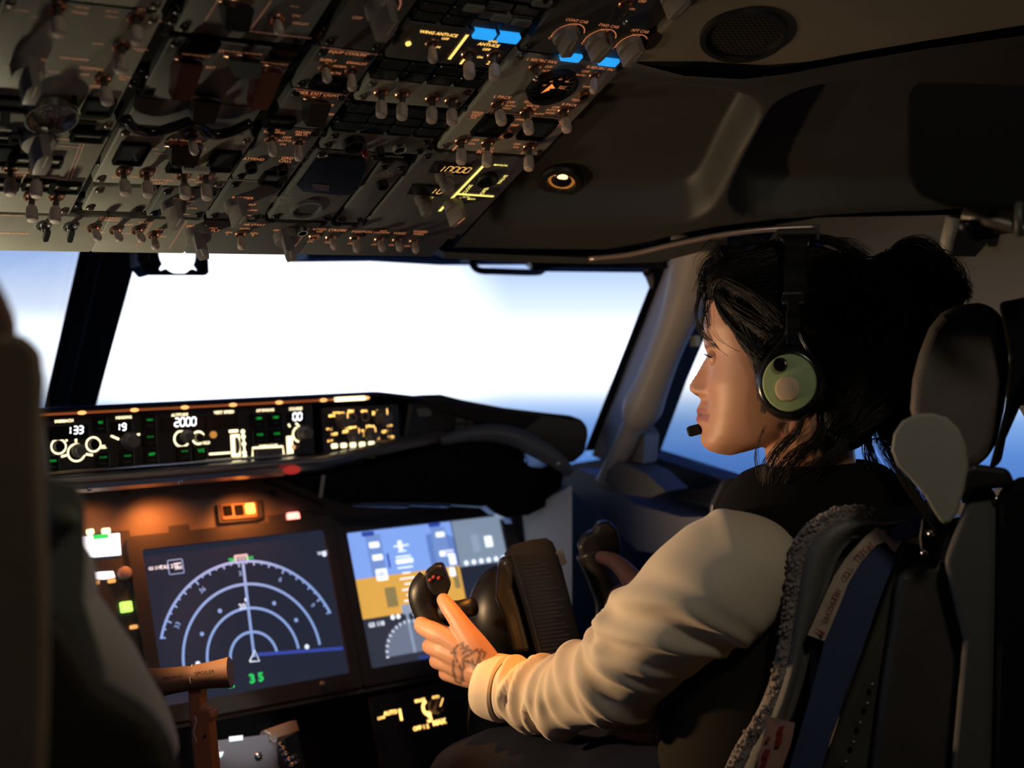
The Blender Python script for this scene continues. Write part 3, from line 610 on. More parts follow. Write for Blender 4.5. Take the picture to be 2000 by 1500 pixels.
# painted lines
def line(px, w, m, nm='panel_line'):
    MB().strip([oh(*p) for p in px], w, OHF, .0007).build(nm, m, OP)
line([(946, 321), (858, 412)], .0045, M_txtg); line([(892, 378), (964, 383)], .004, M_txtg); line([(913, 67), (877, 115)], .004, M_txty)
M_lnp = mat('pinkish panel line', (.42, .24, .18), .6, emit=(1, .4, .25), es=.05)
for px in ([(958, 211), (950, 222), (912, 265)], [(963, 213), (955, 224), (916, 267)], [(957, 217), (1092, 231)], [(955, 221), (1088, 235)], [(1092, 226), (1036, 280)], [(1097, 228), (1042, 281)], [(918, 261), (966, 267), (962, 272)], [(160, 272), (130, 350)], [(167, 272), (137, 350)], [(105, 283), (160, 287)], [(105, 281), (90, 325)], [(80, 344), (130, 350)], [(300, 298), (328, 300)], [(307, 325), (303, 340)], [(340, 327), (336, 342)]): line(px, .0013, M_lnp)
for px in ([(628, 91), (738, 106)], [(574, 172), (676, 186)], [(490, 55), (530, 0)], [(460, 56), (494, 60)], [(496, 61), (608, 74)], [(400, 40), (425, 0)], [(365, 430), (330, 485)], [(298, 432), (265, 482)], [(603, 445), (565, 494)]): line(px, .0022, M_lnp)
for px in ([(521, 246), (545, 249)], [(448, 350), (547, 356)]): line(px, .0012, M_print)
line([(932, 216), (946, 218), (937, 233), (909, 231), (921, 214), (932, 216)], .0012, M_lnp); line([(1092, 233), (1104, 235), (1096, 249), (1079, 247), (1090, 233)], .0012, M_lnp)
def arc(x, y, r, a0, a1, w, m, nm='dial_arc'):
    u, v = oh(x, y); MB().strip([(u + r * math.cos(math.radians(a0 + (a1 - a0) * k / 18)), v + r * math.sin(math.radians(a0 + (a1 - a0) * k / 18))) for k in range(19)], w, OHF, .0007).build(nm, m, OP)
for x, y in ((1108, 68), (1170, 78), (1232, 88)): arc(x, y, .0205, 200, 20, .0012, M_txt)
arc(742, 12, .022, 110, -20, .002, M_txtd)
def T(s, xl, xr, y, m=M_txt, bold=0.0):
    u0, v0 = oh(xl, y); u1, v1 = oh(xr, y); text(s, OHF, ((u0 + u1) / 2, (v0 + v1) / 2), abs(u1 - u0), m=m, owner=OP, bold=bold)
for s, a, b, y in (('CONT CAB', 1103, 1151, 40), ('FWD CAB', 1168, 1211, 50), ('AFT CAB', 1231, 1269, 60), ('AUTO', 1109, 1127, 48), ('AUTO', 1171, 1190, 58), ('AUTO', 1233, 1252, 68), ('C', 1071, 1077, 73), ('C', 1135, 1141, 83), ('C', 1195, 1200, 93), ('ON', 1229, 1240, 17), ('OFF', 1246, 1262, 2),
    ('L RECIRC FAN', 1027, 1090, 118), ('OFF', 1064, 1079, 130), ('AUTO', 1058, 1079, 138), ('R RECIRC FAN', 1144, 1205, 133), ('OFF', 1136, 1151, 139), ('AUTO', 1123, 1144, 146), ('OVHT', 1138, 1158, 169), ('TEST', 1115, 1134, 195), ('L PACK', 964, 1000, 189), ('OFF', 990, 1006, 199), ('AUTO', 986, 1007, 206), ('HIGH', 982, 998, 211), ('ISOLATION', 1023, 1070, 200), ('VALVE', 1027, 1055, 206), ('CLOSE', 1022, 1048, 212), ('AUTO', 1042, 1063, 222), ('OPEN', 1005, 1024, 233), ('OFF', 1078, 1093, 209), ('AUTO', 1066, 1086, 214), ('HIGH', 1065, 1083, 220), ('R PACK', 1097, 1128, 204), ('TRIP', 995, 1013, 244), ('RESET', 968, 992, 267), ('WING\nANTI\nICE', 917, 940, 224), ('WING\nANTI\nICE', 1083, 1099, 241), ('OFF', 921, 936, 273), ('ON', 915, 928, 280), ('OFF', 1003, 1017, 281), ('ON', 1002, 1013, 287), ('APU\nBLEED', 934, 966, 293), ('1', 888, 891, 287), ('2', 1018, 1022, 298),
    ('NO\nSMOKING', 516, 559, 255), ('FASTEN\nBELTS', 575, 606, 260), ('OFF', 552, 569, 268), ('AUTO', 542, 569, 274), ('ON', 546, 558, 281), ('ATTEND', 474, 517, 310), ('GRD\nCALL', 546, 573, 311), ('R WIPER', 453, 496, 386), ('PARK', 460, 482, 392), ('INT', 486, 500, 399), ('LOW', 483, 503, 410), ('HIGH', 474, 490, 420), ('EMER EXIT LIGHTS', 574, 671, 183), ('OFF', 635, 652, 205), ('ARMED', 625, 653, 222), ('EQUIP COOLING', 640, 722, 104), ('SUPPLY', 624, 658, 117), ('EXHAUST', 676, 718, 123), ('NORM', 651, 676, 129), ('ALTN', 643, 666, 142),
    ('GRD', 364, 381, 441), ('OFF', 386, 403, 441), ('CONT', 404, 425, 445), ('FLT', 413, 429, 450), ('ENGINE START', 455, 518, 438), ('BOTH', 468, 488, 446), ('IGN\nL', 439, 452, 455), ('IGN\nR', 488, 502, 457), ('GRD', 534, 550, 449), ('OFF', 556, 572, 447), ('CONT\nFLT', 577, 594, 453), ('LOGO', 612, 637, 447), ('OFF', 618, 630, 452), ('ON', 600, 611, 471), ('STROBE', 641, 677, 449), ('POSITION', 687, 727, 452), ('ANTI\nCOLLISION', 731, 762, 452), ('WING', 768, 792, 455), ('WHEEL\nWELL', 805, 834, 454), ('ON', 634, 644, 473), ('ON', 679, 689, 475), ('ON', 725, 735, 477), ('ON', 759, 769, 478), ('ON', 790, 800, 480)): T(s, a, b, y)
for s, a, b, y in (('ALT\nHORN\nCUTOUT', 736, 775, 338), ('STATUS', 645, 679, 298), ('PRESS DIFF\nLIMIT: TAKE-\nOFF & LDG\n.125 PSI', 525, 570, 391), ('HEADPHONE', 743, 789, 305), ('ERASE  TEST', 704, 758, 277), ('COCKPIT VOICE', 680, 717, 253)): T(s, a, b, y, M_print)
for s, a, b, y in (('INT', 366, 380, 393), ('LOW', 366, 386, 406), ('HIGH', 355, 370, 418), ('L WIPER', 350, 380, 383), ('PARK', 338, 360, 388), ('OFF', 243, 260, 438), ('RUNWAY\nTURNOFF', 193, 235, 427), ('TAXI', 270, 292, 434), ('AUTO', 236, 254, 455), ('ON', 196, 206, 453), ('OFF', 303, 318, 448), ('ON', 306, 323, 461), ('RETRACTABLE', 0, 55, 455), ('LANDING LIGHTS', -5, 45, 420), ('BUS TRANSFER', 330, 395, 274), ('AUTO', 296, 310, 290), ('APU GEN', 294, 338, 351), ('APU', 300, 325, 357), ('ON', 368, 382, 350), ('GEN 2', 379, 400, 355), ('GEN 1', 255, 275, 345), ('OFF', 218, 238, 345), ('L', 400, 404, 290), ('CROSSFEED', 105, 135, 271), ('ON', 85, 93, 372), ('OFF', 30, 50, 342), ('FUEL PUMPS', 30, 58, 336),
    ('FLT CONTROL', 30, 58, 20), ('A ON', 60, 72, 32), ('STBY RUD', 145, 175, 14), ('SPOILER', 140, 172, 24), ('SPEED TRIM', 205, 230, 22), ('ALTERNATE', 205, 230, 32), ('ARM', 268, 284, 18), ('BOTH ON\nON L', 287, 316, 41), ('BOTH ON\nON R', 260, 288, 97), ('AUTO', 180, 202, 85), ('YAW DAMPER', 115, 175, 114), ('MOTORS', 44, 92, 115), ('NORMAL', 155, 205, 133), ('OFF', 157, 175, 145), ('SOURCE', 5, 22, 130), ('ALL ON', 95, 115, 139), ('AUTO\nON 1', 230, 255, 152), ('OFF', 175, 195, 168), ('STANDBY POWER', 425, 515, 103), ('DISCONNECT', 354, 412, 108), ('DISCONNECT', 508, 564, 124), ('BAT', 402, 421, 131), ('AUTO', 468, 484, 30), ('DC', 462, 470, 46), ('GALLEY', 570, 604, 45), ('ON', 570, 586, 30), ('CAB/UTIL', 565, 585, 12), ('OFF', 687, 708, 34)): T(s, a, b, y, M_txtd)
for s, a, b, y in (('ELEC HYD\nPUMP 1', 745, 785, 166), ('HYD PUMPS', 792, 838, 204), ('OFF', 763, 776, 172), ('ON\n1', 752, 766, 190), ('ON\n2', 851, 864, 200), ('OFF', 862, 876, 184), ('ENG', 884, 897, 178)): T(s, a, b, y, M_print)
for s, a, b, y in (('WING ANTI-ICE', 816, 897, 65), ('OFF', 862, 877, 75), ('ON', 848, 860, 91), ('ENG', 954, 973, 80), ('ANTI-ICE', 932, 977, 87), ('OFF', 942, 958, 96), ('ON', 931, 943, 111), ('1', 904, 909, 115), ('2', 951, 957, 122)): T(s, a, b, y, M_txty, .012)
for s, a, b, y in (('MANUAL', 964, 993, 322), ('FLT ALT', 861, 884, 342), ('LAND ALT', 816, 847, 385), ('AUTO', 886, 901, 386), ('ALTN', 903, 917, 384), ('MAN', 913, 928, 388)): T(s, a, b, y, M_txtg, .01)
for s, x, y in (('CLOSE', 913, 369), ('OPEN', 947, 371), ('VALVE', 981, 350)):
    u, v = oh(x, y); text(s, OHF, (u, v), .022, m=M_txtg, owner=OP, rot=math.radians(90), bold=.01)
u, v = oh(842, 82)
for x, y in ((797, 84),):
    u, v = oh(x, y); MB().prism(circ(u, v, .0032, n=14), 0, .002, OHF).build('indicator_light', M_txty, OP)
# ================================================================ GLARESHIELD AND MODE CONTROL PANEL
MCF = frame((X0, 2.03, 1.2), (1, 0, 0), (0, 0, 1), (0, -1, 0))
def mc(x, y, h=0.0):
    p = onY(x, y, 2.03 - h); return (p.x - X0, p.z - 1.2)
GS = thing('glareshield', 'long black glareshield hood running under the windscreen', 'glareshield', (X0, 2.15, 1.1))
# hood: padded lip and top deck up to the windscreen
mb = MB()
lipz = [(2.010, 1.2125), (2.005, 1.2145), (2.004, 1.2185), (2.010, 1.221), (2.03, 1.222), (2.20, 1.214), (2.44, 1.16), (2.44, 1.10), (2.06, 1.10), (2.06, 1.2125)]
def extr(mb, prof, x0, x1, cut=None):
    n = len(prof); vs_ = [(x0, *p) for p in prof] + [(x1, *p) for p in prof]
    return mb.add(vs_, [tuple(range(n)), tuple(reversed(range(n, 2 * n)))] + [(i, (i + 1) % n, n + (i + 1) % n, n + i) for i in range(n)])
extr(mb, lipz, .12, 1.155)
mb.add([(1.155, y, z) for y, z in lipz] + [(1.24, y, z - (.012 if z > 1.19 else 0)) for y, z in lipz], [(i, (i + 1) % 10, 10 + (i + 1) % 10, 10 + i) for i in range(10)] + [tuple(range(10, 20))])
mb.build('hood', M_black, GS, 40)
# the right-hand brow with a rounded outboard end
top_ = [(797, 781), (806, 775), (822, 771), (862, 770), (905, 781), (985, 796), (1060, 805), (1115, 811), (1138, 819), (1149, 834), (1150, 852), (1143, 885)]
bot_ = [(1120, 905), (1092, 897), (1055, 878), (1010, 856), (960, 846), (905, 850), (850, 860), (800, 872), (782, 880)]
def brY(x): return 2.03 - .13 * max(0, (x - 800) / 350.0) ** 1.5
P = [onY(x, y, brY(x)) for x, y in top_ + bot_]; mb = MB(); quadpx(mb, P, V((.12, .34, .0)))
br = mb.build('brow', M_black, GS)
bm = br.modifiers.new('round', 'BEVEL'); bm.width = .006; bm.segments = 3; bm.limit_method = 'ANGLE'
# dark annunciator recess in the brow
def bp(x, y, h=.0): p = onY(x, y, brY(x) - h); return p
mb = MB(); quadpx(mb, [bp(886, 812, .002), bp(958, 816, .002), bp(955, 846, .002), bp(884, 846, .002)], V((0, .004, 0))); mb.build('annunciator_recess', M_blackr, br)
for (x0, x1, m) in ((890, 909, M_plate_k), (912, 931, mat('unlit brown lens', (.05, .028, .02), .3)), (934, 953, mat('unlit red lens', (.07, .018, .014), .3))):
    for y0, y1 in ((815, 826), (829, 840)):
        mb = MB(); quadpx(mb, [bp(x0, y0, .004), bp(x1, y0, .004), bp(x1, y1, .004), bp(x0, y1, .004)], V((0, .004, 0))); mb.build('annunciator_tile', m, br)
mb = MB(); quadpx(mb, [bp(814, 798, .003), bp(843, 796, .003), bp(842, 812, .003), bp(818, 814, .003)], V((0, .006, 0))); mb.build('brow_pad', M_plate_d, br)
for x, y in ((812, 862), (788, 874), (774, 878), (829, 850)):
    MB().ball(onY(x, y, brY(max(800, x)) - .004), .0035, None, 10, 6).build('rivet', M_steel, br, True)
# amber light strip under the lip, lower silver lip
M_strip = mat('amber strip light', (.3, .12, .04), .4, emit=(1, .22, .05), es=.22)
MB().tube([V((.12, 2.006, 1.2115)), V((1.128, 2.006, 1.2115))], .0019, 8).build('light_strip', M_strip, GS, True)
for k in range(9): MB().ball((.5 + k * .0785, 2.0045, 1.2115), (.007, .003, .003), None, 10, 6).build('strip_lamp', glow('amber strip lamp', (1.0, .45, .14), 1.6), GS, True)
mb = MB().tube([V((1.07, 2.0035, 1.2115)), V((1.125, 2.0035, 1.2115))], .0034, 8); mb.build('strip_lamp', glow('pale amber strip lamp', (1.0, .72, .42), 3.0), GS, True)
M_lip = mat('brushed silver lip', (.42, .42, .42), .32, .85)
lip = MB(); lp = [(2.03, 1.124), (2.018, 1.121), (2.012, 1.112), (2.015, 1.100), (2.03, 1.094), (2.06, 1.094), (2.06, 1.124)]
extr(lip, lp, .12, 1.05); n = len(lp)
for xa, xb, da, db, ya, yb in ((1.05, 1.15, 0, .016, 0, .0), (1.15, 1.28, .016, .028, 0, -.012)):
    lip.add([(xa, y + ya, z + da) for y, z in lp] + [(xb, y + yb, (z - 1.11) * .7 + 1.11 + db) for y, z in lp], [(i, (i + 1) % n, n + (i + 1) % n, n + i) for i in range(n)] + [tuple(range(n, 2 * n))])
lip.build('lower_lip', M_lip, GS, 40)
MB().tube([V((.12, 2.016, 1.127)), V((1.0, 2.016, 1.127))], .0022, 8).build('lip_bead', M_steel, GS, True)
# arch and black pad below the brow
def gy(x, y, Y): return onY(x, y, Y)
arch = catmull([gy(x, y, Y) for x, y, Y in [(862, 862, 1.99), (905, 850, 1.985), (960, 846, 1.97), (1010, 856, 1.95), (1060, 882, 1.92), (1095, 905, 1.90), (1115, 925, 1.89)]], 4)
MB().tube(arch, [.008 + .010 * math.sin(math.pi * i / (len(arch) - 1)) for i in range(len(arch))], 10).build('brow_arch', M_cons, GS, True)
pad = [(560, 944), (640, 926), (720, 912), (800, 892), (870, 874), (930, 866), (985, 866), (1014, 872), (1030, 912), (1062, 918), (1092, 906), (1104, 926), (1098, 955), (1070, 990), (1035, 1008), (985, 1012), (955, 990), (905, 984), (820, 982), (745, 980), (690, 990), (640, 976), (600, 958)]
pp = [gy(x, y, 2.02 - .07 * max(0, (x - 700) / 400)) for x, y in pad]; mb = MB(); quadpx(mb, pp, V((.02, .10, .01)))
pd = mb.build('knee_pad', M_blackr, GS); bm = pd.modifiers.new('round', 'BEVEL'); bm.width = .008; bm.segments = 3; bm.limit_method = 'ANGLE'
M_sky_glint = mat('edge with painted sky reflection', (.22, .32, .52), .25, .6)  # blue of the reflected windows is put into this base colour
mb = MB(); quadpx(mb, [gy(1018, 868, 1.96), gy(1052, 878, 1.96), gy(1082, 902, 1.96), gy(1058, 914, 1.96), gy(1032, 910, 1.96)], V((.01, .02, .012))); mb.build('glint_gusset', M_sky_glint, GS)  # piece added to carry the painted blue reflection
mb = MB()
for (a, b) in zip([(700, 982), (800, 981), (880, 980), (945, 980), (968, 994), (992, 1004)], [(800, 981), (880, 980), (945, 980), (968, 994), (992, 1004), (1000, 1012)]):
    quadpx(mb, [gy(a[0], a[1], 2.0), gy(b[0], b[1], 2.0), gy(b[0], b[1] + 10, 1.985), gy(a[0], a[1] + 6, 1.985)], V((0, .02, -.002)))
mb.build('lower_edge', M_sky_glint, GS)
MB().tube([gy(632, 928, 1.99), gy(626, 972, 1.99)], .0032, 8).build('prop_rod', M_greyp, GS, True)
MB().ball(gy(570, 918, 2.008), (.016, .006, .007), None, 12, 8).build('red_lamp', glow('soft red lamp', (.8, .05, .04), .35), GS, True)
for x, y in ((352, 941), (175, 955), (1090, 905)): MB().ball(gy(x, y, 2.0 if x < 1000 else 1.89), .004, None, 10, 6).build('rivet', M_steel, GS, True)

MCP = thing('mode_control_panel', 'black autopilot panel with white digits and green lit buttons below the hood', 'control panel', (X0, 2.03, 1.16))
MB().prism([(-.40, -.074), (.262, -.074), (.262, .0085), (-.40, .0085)], -.03, 0, MCF, .001).build('face_plate', mat('satin black face plate', (.016, .015, .014), .45), MCP)
def rpx(x0, y0, x1, y1, yc=None):     # upright rectangle on the panel from the px of two opposite corners
    a = mc(x0, y0); b = mc(x1, y1); return min(a[0], b[0]), min(a[1], b[1]), max(a[0], b[0]), max(a[1], b[1])
def mrect(nm, c, wpx, hpx, m, h, owner, z0=-.002):
    u, v = mc(*c); s = mc(c[0] + 50, c[1]); k = (s[0] - u) / 50; kv = .00076
    return MB().prism(rrect(u - wpx * k / 2, v - hpx * kv / 2, u + wpx * k / 2, v + hpx * kv / 2, .0012, 2), z0, h, MCF, .0006).build(nm, m, owner)
for c, w, h_ in (((132, 845), 84, 26), ((237, 836), 42, 26), ((356, 828), 82, 26), ((433, 824), 64, 26), ((578, 815), 34, 22)): mrect('digit_window', c, w, h_, M_glossk, .002, MCP)
mb = MB()
for s, x, y, wd_ in (('133', 132, 848, 30), ('19', 228, 841, 18), ('2000', 340, 833, 42), ('00', 571, 821, 18)):
    u, v = mc(x, y); u1, _ = mc(x + wd_, y); dw = (u1 - u) / len(s) / 1.25; segdigits(mb, s, u, v, dw, dw * 1.75, MCF, .0026, .26, .3, .08)
mb.build('digits', M_white, MCP)['kind'] = 'stuff'
def TM(s, xl, xr, y, m=M_cream, owner=None, bold=.035, F_=None):
    a = mc(xl, y); b = mc(xr, y - (xr - xl) * .05); text(s, MCF, ((a[0] + b[0]) / 2, (a[1] + b[1]) / 2), b[0] - a[0], m=m, owner=owner or MCP, bold=bold)
for s, a, b, y in (('IAS/MACH', 107, 143, 823), ('HEADING', 226, 257, 816), ('ALTITUDE', 334, 367, 811), ('VERT SPEED', 417, 457, 806), ('A/P ENGAGE', 500, 535, 802), ('COURSE', 564, 590, 799), ('SEL', 195, 208, 873), ('HLD', 396, 410, 865), ('DISENGAGE', 506, 542, 872), ('F/D', 561, 572, 858)): TM(s, a, b, y)
# green buttons
btn = [(194, 830, ''), (290, 825, 'VNAV'), (291, 858, 'VOR LOC'), (294, 892, 'APP'), (101, 905, 'SPEED'), (199, 898, 'LVL CHG'), (247, 895, 'HDG SEL'), (358, 886, 'ALT HLD'), (390, 885, 'V/S'), (503, 822, 'CMD'), (536, 820, 'CMD'), (505, 854, 'CWS'), (538, 852, 'CWS')]
for x, y, s in btn:
    b = mrect('push_button', (x, y), 26, 30, M_glossk, .005, MCP); u, v = mc(x, y - 5)
    text(s or 'N1', MCF, (u, v), .0105 if len(s) > 2 else .006, m=M_green, owner=b, bold=.012, z=.0056, name='legend'); 
    MB().strip([(u - .005, v - .009), (u + .005, v - .009)], .0025, MCF, .0054).build('status_bar', mat('unlit green bar', (.01, .05, .02), .4), b)
# knobs with cream rings
def ring(x, y, r, w, a0=0, a1=360, m=M_cream, owner=None, nm='backlit_ring'):
    u, v = mc(x, y); n = 26; MB().strip([(u + r * math.cos(math.radians(a0 + (a1 - a0) * k / n)), v + r * math.sin(math.radians(a0 + (a1 - a0) * k / n))) for k in range(n + 1)], w, MCF, .0008).build(nm, m, owner or MCP)
def cl(pts, w, m=M_cream, owner=None, nm='backlit_line'):
    MB().strip([mc(*p) for p in pts], w, MCF, .0008).build(nm, m, owner or MCP)
ring(114, 872, .0105, .0026); ring(149, 884, .0125, .0026, 40, 340); ring(182, 868, .0105, .0026); ring(355, 857, .0122, .003, 60, 320); ring(387, 855, .0095, .003, 20, 300); ring(585, 848, .012, .003, 110, 260)
for p in ([(148, 853), (148, 864)], [(119, 892), (130, 889)], [(167, 887), (181, 889)], [(216, 851), (232, 858)], [(265, 850), (273, 848)], [(128, 853), (130, 862)], [(107, 857), (117, 857)], [(408, 887), (450, 884)], [(493, 897), (493, 875), (552, 872), (554, 890)], [(563, 828), (566, 834)], [(577, 826), (584, 833)]): cl(p, .0032)
for x, y, r in ((152, 880, .010), (253, 862, .014), (363, 852, .010), (592, 846, .0125)): knob(0, 0, r, .020, M_knob, False, None, 0, 20, True, MCP, MCF, mc(x, y), 'rotary_knob')
for x, y, r in ((114, 872, .0075), (182, 868, .0075), (387, 855, .0068)): u, v = mc(x, y); MB().lathe([(r, 0), (r, .008), (r * .8, .0095)], MCF @ Matrix.Translation((u, v, 0)), 18).build('push_knob', M_glossk, MCP, 40)
u, v = mc(416, 849); MB().prism(circ(u, v, .0055, n=16), 0, .003, MCF).build('amber_lamp', glow('dull amber lamp', (.75, .32, .06), .7), MCP)
# vertical speed thumb wheel and scales
for c, w, h_, m in (((456, 842), 18, 6, M_cream), ((463, 896), 18, 6, M_cream)): mrect('scale_end', c, w, h_, m, .001, MCP)
mrect('wheel_slot', (460, 870), 18, 46, M_cream, .001, MCP); u, v = mc(462, 870)
MB().lathe([(.016, -.003), (.017, -.0015), (.017, .0015), (.016, .003)], MCF @ Matrix.Translation((u, v, -.010)) @ Matrix.Rotation(math.pi / 2, 4, 'Y'), 28).build('thumb_wheel', M_knob, MCP, 40)
cl([(474, 842), (478, 890)], .003); 
for x, y in ((474, 843), (475, 853), (476, 867), (477, 884), (478, 891)): u, v = mc(x, y); MB().prism(circ(u, v, .0036, n=10), 0, .0009, MCF).build('scale_dot', M_cream, MCP)
mrect('disengage_bar', (524, 885), 50, 16, mat('brown bar', (.12, .09, .08), .5), .006, MCP)
u, v = mc(567, 870); mrect('switch_legend', (566, 870), 12, 40, M_cream, .001, MCP); MB().lathe([(.004, 0), (.003, .014), (.004, .018)], MCF @ Matrix.Translation((u + .004, v - .003, 0)), 10).build('toggle_switch', M_copper, MCP, True)
ring(572, 835, .0, .004, 0, 1)
# EFIS panel to the right
EF = thing('efis_control_panel', 'small black display selector panel with amber legends right of the autopilot panel', 'control panel', (1.17, 2.02, 1.16))
EFF = MCF @ Matrix.Translation((0, 0, .004)); a = mc(630, 884); b = mc(776, 793)
MB().prism(rrect(a[0], a[1] - .004, b[0], b[1] + .004, .004, 3), -.03, .004, MCF, .0015).build('face_plate', mat('black brown face plate', (.022, .018, .015), .45), EF)
def em(nm, c, wpx, hpx, m): 
    u, v = mc(c[0], c[1], .004); return MB().prism(rrect(u - wpx * .00046, v - hpx * .00038, u + wpx * .00046, v + hpx * .00038, .0016, 2), .003, .0052, MCF).build(nm, m, EF)
for s, x, y in (('MINS', 648, 812), ('RADIO', 656, 806), ('FPV', 685, 804), ('MTRS', 711, 803), ('BARO', 741, 802), ('IN', 731, 807), ('VOR1', 643, 838), ('OFF', 653, 848), ('ADF1', 645, 861), ('APP', 674, 843), ('VOR', 679, 836), ('MAP', 690, 835), ('PLN', 710, 842), ('10', 719, 834), ('20', 727, 834), ('VOR2', 760, 831), ('OFF', 751, 843), ('ADF2', 763, 853), ('TFC', 735, 855), ('HPA', 753, 804), ('40', 709, 850), ('STD', 667, 808)):
    u, v = mc(x, y, .004); text(s, MCF, (u, v), .0115 if len(s) > 2 else .008, m=M_amber, owner=EF, bold=.03, z=.0048)
for k, x in enumerate((653, 671, 689, 707, 725, 743, 761)): em('map_button', (x, 871 - k * 1.1), 12, 10, M_cream)
for x, y, r in ((668, 822, .013), (745, 815, .015), (690, 850, .012), (722, 848, .012)): knob(0, 0, r, .020, M_knob, False, M_amber, 0, 18, True, EF, EFF, mc(x, y, .004), 'rotary_knob')
for x, y in ((687, 816), (712, 814)):
    u, v = mc(x, y, .004); MB().ringstrip(circ(u, v, .0085, n=20), circ(u, v, .0055, n=20), .003, .007, MCF).build('button_ring', M_copper, EF, 40)
for x, y in ((646, 850), (758, 842)):
    u, v = mc(x, y, .004); MB().ringstrip(rrect(u - .004, v - .012, u + .004, v + .012, .003), rrect(u - .0025, v - .010, u + .0025, v + .010, .002), .003, .006, MCF).build('slide_switch', M_copper, EF)

# ================================================================ MAIN INSTRUMENT PANEL
_b = math.radians(15.5); MU = V((0, math.sin(_b), math.cos(_b))); MN = V((0, -math.cos(_b), math.sin(_b)))
MIPF = frame(W(286, 1073, 2.143), (1, 0, 0), MU, MN); MIPI = MIPF.inverted()
def mi(x, y, h=0.0):
    p = MIPI @ on(x, y, MIPF @ V((0, 0, h)), MN); return (p.x, p.y)
IP = thing('instrument_panel', 'brown main instrument panel washed by amber floodlight', 'instrument panel', MIPF @ V((.3, -.3, 0)))
MB().prism([(-.75, -.50), (.74, -.50), (.745, .0), (.70, .03), (.58, .06), (.50, .13), (-.75, .13)], -.03, -.012, MIPF).build('panel_plate', M_mip, IP)
MB().prism([(-.75, -.56), (.60, -.56), (.62, -.275), (-.75, -.275)], -.012, -.004, MIPF).build('lower_panel_plate', M_blackr, IP)
# light grey side panel at the right end, seen past the yoke
mb = MB(); quadpx(mb, [gy(1020, 1000, 2.05), gy(1117, 950, 1.86), gy(1117, 1330, 1.86), gy(1060, 1360, 2.0)], V((.02, .03, 0)))
SPn = mb.build('side_panel', mat('pale grey side panel', (.62, .60, .53), .6)); tag(SPn, 'light grey side panel between yoke and hull wall', 'panel')
# seam and marks on the brown plate
MB().strip([mi(520, 935), mi(560, 952), mi(640, 985)], .006, MIPF, -.0115).build('panel_seam', M_bezel, IP)
mb = MB(); u, v = mi(353, 1030); MB().prism(rrect(u - .016, v - .006, u + .016, v + .006, .002), -.012, -.008, MIPF, .001).build('placard', M_bezel, IP)
for x, y in ((537, 962), (250, 955)): u, v = mi(x, y); MB().lathe([(.006, 0), (.006, .003), (.002, .004)], MIPF @ Matrix.Translation((u, v, -.012)), 12).build('screw', M_bezel, IP, 40)
# three-lamp selector with one square lit amber
c = mi(468, 999); wl = thing('warning_lamp_box', 'framed row of three square lamps, the right one lit amber', 'warning lights', MIPF @ V((*c, -.012)))
pts = [mi(425, 985), (mi(514, 974)), mi(517, 1009), mi(500, 1016), mi(430, 1022)]
MB().prism(pts, -.012, -.004, MIPF, .002).build('frame', M_bezel, wl)
pts = [mi(432, 986), mi(502, 979), mi(504, 1009), mi(436, 1015)]; MB().prism(pts, -.004, -.001, MIPF, .001).build('plate', mat('amber lit plate', (.35, .16, .09), .5), wl)
for k, (x, y) in enumerate(((445, 997), (467, 996), (489, 993))):
    u, v = mi(x, y); MB().prism(rrect(u - .0078, v - .0085, u + .0078, v + .0085, .002), -.002, .001, MIPF, .0006).build('lamp_square', M_blackr if k < 2 else glow('amber square lamp', (1.0, .45, .08), 3.0), wl)
c = mi(575, 1008); rl = thing('master_light', 'glowing white red rectangular light on the brown panel', 'warning lights', MIPF @ V((*c, -.012)))
pts = [mi(527, 1005), mi(615, 996), mi(616, 1013), mi(530, 1022)]; MB().prism(pts, -.012, -.006, MIPF, .001).build('housing', M_bezel, rl)
u, v = c; MB().prism(rrect(u - .011, v - .007, u + .011, v + .007, .003), -.006, -.002, MIPF, .001).build('lens', M_redl, rl)

# ---- display units
M_scr = mat('navy display glass', (.01, .011, .016), .15, emit=(.10, .12, .22), es=.17)
def display(nm, label, u0, v0, u1, v1):
    t = thing(nm, label, 'display', MIPF @ V(((u0 + u1) / 2, v0, 0)))
    MB().ringstrip(rrect(u0 - .022, v0 - .026, u1 + .020, v1 + .022, .008), rrect(u0, v0, u1, v1, .004), -.0115, .004, MIPF).build('bezel', M_bezel, t, 30)
    MB().prism(rrect(u0, v0, u1, v1, .004), -.0115, -.002, MIPF).build('screen', M_scr, t); return t
ND = display('navigation_display', 'wide dark display showing blue white compass arcs beside the throttle', -.008, -.240, .306, .0)
PF = display('primary_flight_display', 'bright display with blue and ochre horizon behind the left yoke grip', .346, -.240, .662, -.010)
M_arc = glow('pale blue display line', (.27, .46, .92), .75); M_arcw = glow('white blue display symbol', (.7, .82, 1.0), 1.1); M_grn = glow('green display symbol', (.03, .75, .16), .8); M_dbl = glow('deep blue display line', (.05, .1, .55), .6)
NC = mi(497, 1283); ZS = -.0012
def narc(r, a0, a1, w, m, nm='range_arc'):
    n = 40; MB().strip([(NC[0] + r * math.cos(math.radians(a0 + (a1 - a0) * k / n)), NC[1] + r * math.sin(math.radians(a0 + (a1 - a0) * k / n))) for k in range(n + 1)], w, MIPF, ZS).build(nm, m, ND)
narc(.153, 161, 19, .0042, M_arc); narc(.116, 179, 1, .0042, M_arc); narc(.0775, 178, 1, .0042, M_arc); narc(.0395, 176, 4, .0042, M_arc)
mb = MB()
for k in range(29):
    a = math.radians(160 - k * 5); L = .012 if k % 6 == 2 else (.009 if k % 2 == 0 else .006); mb.strip([(NC[0] + r * math.cos(a), NC[1] + r * math.sin(a)) for r in (.153, .153 - L * .75)], .0026, MIPF, ZS + .0002)
mb.build('heading_ticks', M_arc, ND)['kind'] = 'stuff'
